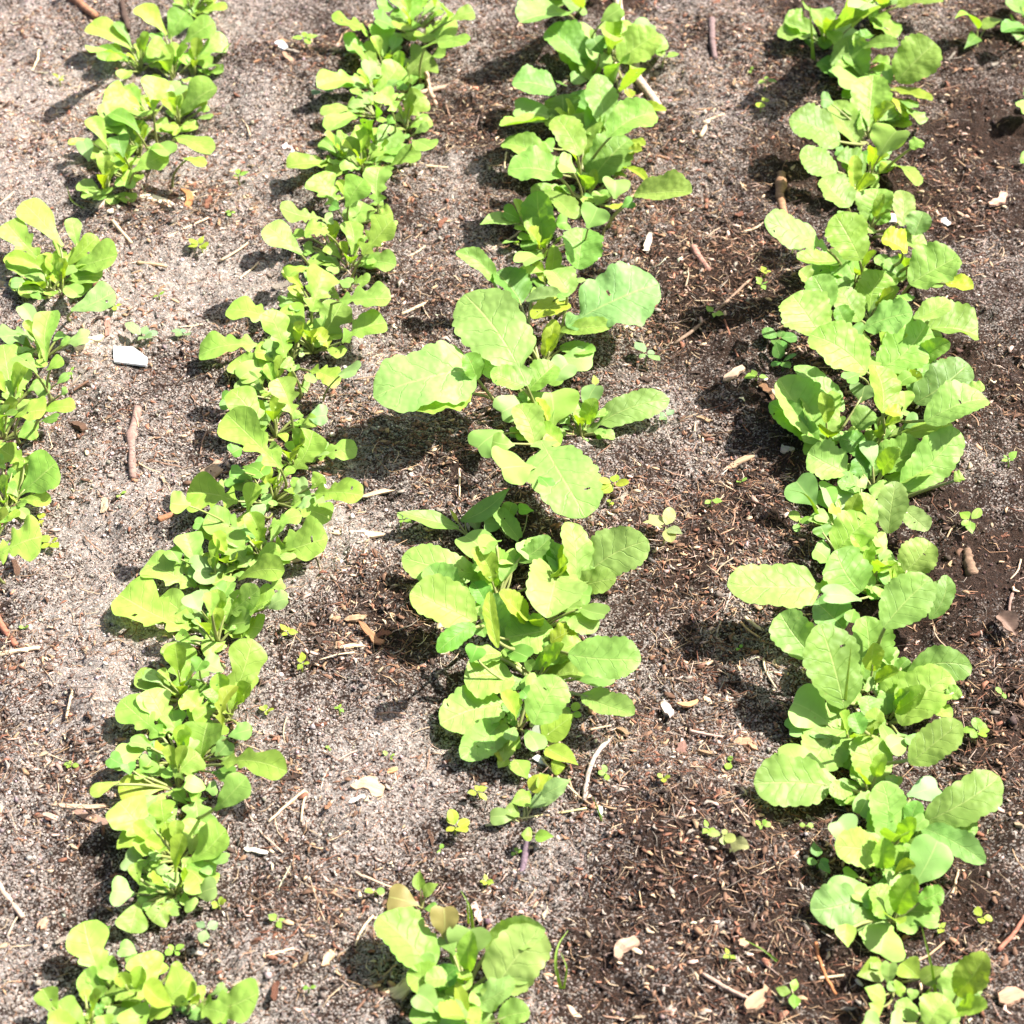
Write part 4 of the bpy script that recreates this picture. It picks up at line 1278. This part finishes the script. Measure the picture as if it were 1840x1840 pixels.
for a_ in [
    (130, 648, 186, 612, 15, (.60, .46, .30), 'pale ragged wood chip beside the gappy arugula seed leaf'),
    (194, 572, 196, 620, 9, (.30, .16, .12), 'upright brown bark chip beside a yellow-green seedling'),
    (250, 366, 322, 388, 14, (.74, .60, .44), 'bright pale splintered wood strip behind the gappy arugula plant'),
    (176, 392, 200, 378, 13, (.66, .50, .40), 'pale pinkish seed husk at the foot of an arugula plant'),
    (200, 398, 208, 402, 10, (.72, .60, .45), 'tiny pale husk beside the pinkish seed husk'),
    (342, 352, 348, 384, 12, (.42, .18, .07), 'orange bark flake standing on edge between the arugula rows'),
    (-4, 532, 52, 540, 12, (.46, .31, .19), 'tan bark strip at the frame edge beside arugula'),
    (-4, 562, 30, 550, 8, BRN, 'thin dark bark strip below the tan one at the frame edge'),
    (596, 960, 682, 956, 12, (.58, .42, .27), 'level pale wood chip beside the dense arugula row'),
    (508, 1008, 572, 998, 9, (.55, .40, .26), 'pale splinter half under an arugula leaf'),
    (650, 890, 702, 880, 8, (.50, .36, .23), 'pale thin splinter at the tip of an arugula leaf'),
    (622, 1110, 656, 1108, 13, (.35, .22, .13), 'short brown bark chip in the dark litter patch'),
    (645, 1122, 694, 1165, 12, (.33, .16, .08), 'orange-brown bark strip in the dark litter patch'),
    (566, 1142, 604, 1170, 10, DRK, 'dark bark strip in the litter patch beside the dense arugula'),
    (594, 1170, 652, 1160, 7, PALE, 'pale splinter in the dark litter patch'),
    (640, 1412, 696, 1434, 26, (.56, .38, .24), 'broad pale wood chip with ragged ends on pale soil'),
    (684, 1396, 712, 1388, 9, (.50, .26, .12), 'small orange chip above the broad pale wood chip'),
    (630, 1452, 658, 1440, 8, (.68, .60, .52), 'whitish splinter below the broad pale wood chip'),
    (668, 1806, 764, 1762, 26, (.60, .44, .28), 'large pale wood chip beside the near radish leaf'),
    (584, 1744, 606, 1698, 13, (.55, .38, .23), 'standing pale wood chip near the frame\'s lower edge'.replace("frame's lower edge", 'near arugula plant')),
    (128, 1452, 206, 1486, 17, (.24, .15, .11), 'dark bark piece with a pale straw edge beside the dense arugula'),
    (104, 1452, 190, 1446, 8, (.40, .28, .19), 'thin brown splinter lying above the dark bark piece'),
    (78, 1466, 114, 1476, 10, (.42, .30, .22), 'short weathered chip beside the dark bark piece'),
    (440, 1532, 484, 1542, 8, (.72, .64, .52), 'whitish wood splinter on pale soil beside the near arugula row'),
    (360, 880, 398, 832, 30, (.30, .21, .14), 'crumbly brown bark lump beside the dense arugula row'),
    (1300, 826, 1392, 788, 11, (.40, .26, .16), 'flat brown wood strip on dark soil between the radish rows'),
    (1404, 800, 1424, 808, 16, (.48, .38, .32), 'torn pale bark flake beside the unbroken radish row'),
    (1300, 682, 1336, 662, 14, (.44, .30, .21), 'broken brown chip beside the pointed green weed'),
    (1320, 1322, 1362, 1332, 17, (.40, .22, .13), 'orange-brown bark chip beside the near radish leaves'),
    (1312, 1018, 1356, 1026, 7, (.45, .20, .10), 'thin orange chip above the lobed radish leaf'),
    (1316, 1036, 1332, 1042, 14, (.72, .62, .54), 'small pale flake at the tip of the lobed radish leaf'),
    (1340, 1820, 1384, 1786, 26, (.40, .25, .15), 'curled brown bark piece at the near edge of the bed'),
    (1794, 1800, 1832, 1792, 30, (.46, .28, .18), 'thick bark chip at the near corner of the bed'),
    (1792, 1360, 1816, 1352, 11, (.55, .42, .33), 'small pale husk below the rosette seedling'),
    (1736, 390, 1750, 408, 9, (.55, .36, .26), 'pinkish bark flake on soil beside the far radish row'),
    (1780, 382, 1806, 362, 14, (.50, .30, .21), 'thin reddish bark curl on dark soil near the frame edge'),
    (1722, 378, 1746, 398, 6, (.46, .29, .20), 'small reddish splinter near the pinkish bark flake'),
    (1690, 392, 1706, 404, 14, (.60, .57, .53), 'small white chip on soil beside the far radish row'),
    (1596, 384, 1614, 400, 16, (.62, .60, .57), 'small white stone half hidden among the far radish leaves'),
    (1168, 430, 1158, 460, 11, (.60, .48, .38), 'pale bleached splinter beside the middle radish row'),
    (1190, 1258, 1210, 1276, 17, (.62, .50, .42), 'pale knobbly bit on soil beside the middle radish clump'),
    (1220, 1262, 1258, 1250, 10, (.48, .26, .13), 'orange wood chip between the near radish rows'),
    (960, 1360, 980, 1368, 12, (.62, .60, .57), 'small white pebble beside the broad pointed weed leaf'),
    (1222, 1330, 1226, 1360, 17, (.22, .12, .09), 'dark upright bark chip on pale soil between near radish rows'),
    (800, 1180, 812, 1154, 12, (.46, .34, .24), 'small pale chip beside the middle radish clump'),
    (852, 1612, 862, 1652, 12, (.62, .42, .34), 'pink bark flake beside the short bent grass blade'),
    (596, 100, 630, 72, 14, (.45, .30, .25), 'pinkish lump of bark at the far arugula leaves'),
    (508, 112, 530, 132, 8, (.40, .24, .15), 'small brown chip at the far dense arugula'),
    (510, 275, 530, 290, 12, (.70, .55, .52), 'pink-white flake at an arugula leaf tip'),
    (498, 95, 515, 104, 16, (.66, .63, .62), 'whitish crumbly lump on soil at the far end'),
    (70, 1655, 84, 1660, 20, (.42, .26, .17), 'small round orange-brown chip near the nearest arugula plant'),
    (1420, 180, 1440, 184, 5, PALE, None),
    (1100, 1720, 1142, 1690, 22, (.44, .29, .20), 'curled brown leaf-like chip on soil beside the near radish'),
    (1330, 1690, 1342, 1702, 14, (.42, .26, .17), 'small brown bark crumb near the low grass sprout'),
    (1020, 1800, 1050, 1820, 10, (.50, .37, .25), 'pale splinter near the near radish plant'),
]:
    if a_[-1]:
        chip(*a_)

dead_leaf(1806, 1134, 46, 36, 2.3, (.17, .11, .08), 'folded dead brown leaf hanging on a twig')
dead_leaf(1325, 1548, 34, 30, .2, (.22, .22, .09), 'round withered brown-green leaf beside a reddish seedling')
dead_leaf(1392, 712, 20, 14, 2.0, (.40, .27, .19), 'small crumpled dry leaf at the unbroken radish row')

# the white plastic tag
A4 = [at(204, 634), at(246, 630), at(266, 660), at(206, 654)]
A4 = [at(205, 630), at(241, 632), at(266, 648), at(264, 661), at(206, 654)]
ctr = np.mean(A4, axis=0)
zt = gz(ctr) + .0035
V = [np.array([p[0], p[1], zt + .0012 + (.0015 if i in (0, 1) else 0)]) for i, p in enumerate(A4)]
V += [v - UPZ * .0016 for v in V]
n5 = len(A4)
F = [list(range(n5))[::-1], [n5 + i for i in range(n5)]] + [[i, (i + 1) % n5, n5 + (i + 1) % n5, n5 + i] for i in range(n5)]
o = link('plastic_tag', new_mesh('plastic_tag', np.array(V) - ctr, F, M_PLASTIC, False), None, ctr, (.93, .93, .92))
tag(o, 'blank white plastic tag lying on the soil beside a grey-green weed', 'plastic tag')


# ---------------------------------------------------------------- smaller loose pieces, one by one, then the crumbs
def in_frame(x, y, margin=40):
    p = np.stack([x, y, np.zeros_like(x)], 1) - CAM
    z = p @ FWD
    px = 920 + FPX * (p @ RIGHT) / z
    py = 920 - FPX * (p @ CUP) / z
    return (px > -margin) & (px < 1840 + margin) & (py > -margin) & (py < 1840 + margin), px, py


def scatter(n, seed, margin=40):
    R = np.random.default_rng(seed)
    x = R.uniform(X0, X1, n * 4); y = R.uniform(Y0, Y1, n * 4)
    ok, px, py = in_frame(x, y, margin)
    return x[ok][:n], y[ok][:n], px[ok][:n], py[ok][:n]


ROWX = [(1, 322, -.454), (2, 740, -.272), (3, 1070, -.133), (4, 1520, .067), (5, 1870, .2)]


def strip_of(px, py):
    xs = [x0 + s * py for _r, x0, s in ROWX]
    return sum(px > x for x in xs)


STRIP = ['outside the gappy arugula', 'between both arugula rows', 'between arugula and radish',
         'between both long radish rows', 'beyond the unbroken radish row', 'by the cut-off radish row']
CNAME = {}


def look(col, a, L, small):
    r, g, b = col
    lum = .3 * r + .6 * g + .1 * b
    tone = 'pale' if lum > .36 else 'tan' if lum > .24 else 'grey' if r / b < 1.6 and lum > .15 else 'reddish' if r / g > 2.0 else 'brown' if lum > .09 else 'dark'
    d = math.degrees(a) % 180
    lie = 'level' if d < 30 or d > 150 else ('upright' if 60 < d < 120 else 'slanting')
    return tone, ('longer' if L > small else 'short'), lie


def zone(px, py):
    band = 'far' if py < 460 else ('upper middle' if py < 920 else ('lower middle' if py < 1380 else 'near'))
    return f'{STRIP[strip_of(px, py)]}, {band} end' if band in ('far', 'near') else f'{STRIP[strip_of(px, py)]}, {band}'


def far_from_rows(px, py):
    return min(abs(px - (x0 + s * py)) for _r, x0, s in ROWX[:4])


CHIPCOL = [PALE, TAN, TAN, RED, BRN, BRN, (.38, .20, .11), GREY, DRK]
R = np.random.default_rng(51)
protos = []
for i in range(10):
    V, F = chip_geo(1.0, R.uniform(.22, .5), R.uniform(.08, .16), R)
    protos.append(new_mesh('wood_chip', V, F, M_WOOD, False))
xs, ys, pxs, pys = scatter(900, 52, 0)
cnt = 0
for x, y, px, py in zip(xs, ys, pxs, pys):
    if cnt >= 190:
        break
    if far_from_rows(px, py) < 95:
        continue
    cnt += 1
    L = float(np.clip(R.lognormal(math.log(.0085), .35), .005, .016))
    c = np.array([x, y, gz((x, y)) + .0016])
    colr = np.array(CHIPCOL[R.integers(len(CHIPCOL))]) * R.uniform(.7, 1.1)
    a = R.uniform(0, 6.28)
    tn, sz, li = look(colr, a, L, .0085)
    lab = f'{sz} {tn} bark chip lying {li}, ' + zone(px, py)
    if lab in CNAME:
        continue
    CNAME[lab] = 1
    o = link('wood_chip', protos[R.integers(len(protos))], None, c, colr)
    place_flat(o, c, (math.cos(a), math.sin(a)), R, .18)
    o.scale = (L, L * R.uniform(.6, 1.1), L)
    tag(o, lab, 'wood chip', 'small bark chips ' + zone(px, py))
protos = []
for i in range(8):
    t = np.linspace(-.5, .5, 8)
    pts = np.stack([t, R.uniform(-.12, .12) * np.cos(t * 3) + R.normal(0, .006, 8), R.uniform(0, .05) * np.cos(t * 3)], 1)
    V, F = tube(pts, np.linspace(.026, .018, 8), 5)
    protos.append(new_mesh('straw_piece', V, F, M_STRAW))
xs, ys, pxs, pys = scatter(900, 53, 0)
cnt = 0
for x, y, px, py in zip(xs, ys, pxs, pys):
    if cnt >= 190:
        break
    if far_from_rows(px, py) < 90:
        continue
    cnt += 1
    L = float(np.clip(R.lognormal(math.log(.013), .4), .007, .030))
    c = np.array([x, y, gz((x, y)) + .0020])
    colr = np.array([PALE, PALE, TAN, (.46, .33, .22), (.30, .18, .12)][R.integers(5)]) * R.uniform(.8, 1.15)
    a = R.uniform(0, 6.28)
    tn, sz, li = look(colr, a, L, .013)
    lab = f'{sz} {tn} straw bit lying {li}, ' + zone(px, py)
    if lab in CNAME:
        continue
    CNAME[lab] = 1
    o = link('straw_piece', protos[R.integers(len(protos))], None, c, colr)
    place_flat(o, c, (math.cos(a), math.sin(a)), R, .12)
    o.scale = (L, L, L * .8)
    th = .0008 / (L * .022)
    o.scale = (L, L * min(1.2, th * .5 + .3), L * .7)
    tag(o, lab, 'straw', 'thin straw bits ' + zone(px, py))


def mass(name, V, F, tint, mat, label, per):
    """Many loose pieces as one object; tint: one colour per piece."""
    me = bpy.data.meshes.new(name)
    V = np.asarray(V, np.float32); F = np.asarray(F, np.int32)
    me.vertices.add(len(V)); me.vertices.foreach_set('co', V.ravel())
    me.loops.add(F.size); me.loops.foreach_set('vertex_index', F.ravel())
    me.polygons.add(len(F))
    k = F.shape[1]
    me.polygons.foreach_set('loop_start', np.arange(0, F.size, k, dtype=np.int32))
    me.polygons.foreach_set('loop_total', np.full(len(F), k, dtype=np.int32))
    me.update(calc_edges=True)
    ca = me.attributes.new('tint', 'FLOAT_COLOR', 'POINT')
    c4 = np.ones((len(V), 4), np.float32)
    c4[:, :3] = np.repeat(tint, per, axis=0)
    ca.data.foreach_set('color', c4.ravel())
    me.materials.append(mat)
    o = link(name, me)
    o['kind'] = 'stuff'
    o['label'] = label
    return o


# soil crumbs: distorted octahedra
N = 45000
R = np.random.default_rng(77)
x, y, px, py = scatter(N, 78, 60)
N = len(x)
z = soil_low(x, y) + soil_high(x, y)
size = np.clip(R.lognormal(math.log(.00058), .45, N), .0003, .003)
octv = np.array([[1, 0, 0], [-1, 0, 0], [0, 1, 0], [0, -1, 0], [0, 0, 1], [0, 0, -1]], float)
octf = np.array([[0, 2, 4], [2, 1, 4], [1, 3, 4], [3, 0, 4], [2, 0, 5], [1, 2, 5], [3, 1, 5], [0, 3, 5]])
rot = R.normal(0, 1, (N, 3, 3))
q, _ = np.linalg.qr(rot)
vv = octv[None] * (1 + R.normal(0, .28, (N, 6, 3)))
vv = np.einsum('nij,nvj->nvi', q, vv) * size[:, None, None]
vv += np.stack([x, y, z + size * .3], 1)[:, None]
mo = moist_shade_at(x, y)
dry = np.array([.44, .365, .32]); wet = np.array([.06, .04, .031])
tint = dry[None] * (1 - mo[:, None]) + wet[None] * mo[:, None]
tint = tint * R.lognormal(0, .42, (N, 1)) * (1 + R.normal(0, .06, (N, 3)))
mass('soil_crumbs', vv.reshape(-1, 3), (octf[None] + 6 * np.arange(N)[:, None, None]).reshape(-1, 3), np.clip(tint, .01, .8), M_CRUMB,
     'loose crumbs and sand grains over the whole bed', 6)

# bark litter and fibres: tapered splinters
N = 52000
x, y, px, py = scatter(N * 3, 79, 60)
dens = .45 + .6 * vnoise(x, y, .07, 31) + .4 * vnoise(x, y, .025, 32)
for qx, qy, qr, qa in [(680, 1130, .045, .9), (1300, 280, .06, .6), (300, 410, .05, .6), (1250, 600, .06, .5), (850, 900, .05, .6), (1100, 560, .05, .5),
                       (1290, 1340, .06, .5), (860, 190, .05, .6), (1720, 400, .05, .5), (1200, 1100, .05, .5), (1300, 860, .06, .4), (600, 60, .05, .4),
                       (1100, 1760, .06, .4), (100, 300, .05, .3), (1780, 1250, .06, .4), (1400, 1760, .05, .5), (760, 700, .04, .5)]:
    q_ = at(qx, qy)
    dens = dens + qa * np.exp(-((x - q_[0]) ** 2 + (y - q_[1]) ** 2) / qr ** 2)
keep = R.random(len(x)) < np.clip(dens, .15, 1) ** 1.5
x, y = x[keep][:N], y[keep][:N]
N = len(x)
z = soil_low(x, y) + soil_high(x, y)
fib = R.random(N) < .62
L = np.where(fib, np.clip(R.lognormal(math.log(.0072), .5, N), .002, .022), np.clip(R.lognormal(math.log(.0028), .4, N), .0012, .0062))
Wd = np.where(fib, R.uniform(.00016, .00042, N), L * R.uniform(.2, .5, N))
Th = np.where(fib, Wd, Wd * R.uniform(.25, .6, N))
bx = np.array([[-.5, -.3, -.3], [-.5, .3, -.3], [-.5, .3, .3], [-.5, -.3, .3], [0, -.5, -.5], [0, .5, -.5], [0, .5, .5], [0, -.5, .5], [.5, -.2, -.3], [.5, .25, -.3], [.5, .25, .3], [.5, -.2, .3]])
bf = []
for i in range(2):
    for j in range(4):
        k = (j + 1) % 4
        bf.append([i * 4 + j, i * 4 + k, (i + 1) * 4 + k, (i + 1) * 4 + j])
bf += [[3, 2, 1, 0], [8, 9, 10, 11]]
bf = np.array(bf)
v = bx[None] * np.stack([L, Wd, Th], 1)[:, None]
bow = R.normal(0, .16, N) * L
v[:, 4:8, 1] += bow[:, None]
a = R.uniform(0, 6.28, N); ti = R.normal(0, .28, N)
cx, sx = np.cos(a), np.sin(a); ct, st_ = np.cos(ti), np.sin(ti)
vx = v[..., 0] * ct[:, None] - v[..., 2] * st_[:, None]
vz = v[..., 0] * st_[:, None] + v[..., 2] * ct[:, None]
vy = v[..., 1]
w3 = np.stack([vx * cx[:, None] - vy * sx[:, None] + x[:, None], vx * sx[:, None] + vy * cx[:, None] + y[:, None], vz + z[:, None] + .0007], -1)
pal = np.array([PALE, TAN, (.30, .17, .10), (.22, .10, .06), RED, BRN, BRN, BRN, GREY, DRK, DRK, DRK, PINK])
tint = pal[R.integers(0, len(pal), N)] * R.lognormal(-.1, .3, (N, 1))
mass('bark_litter', w3.reshape(-1, 3), (bf[None] + 12 * np.arange(N)[:, None, None]).reshape(-1, 4), np.clip(tint, .01, .75), M_LITTER,
     'fine bark, fibre and straw litter strewn over the soil', 12)
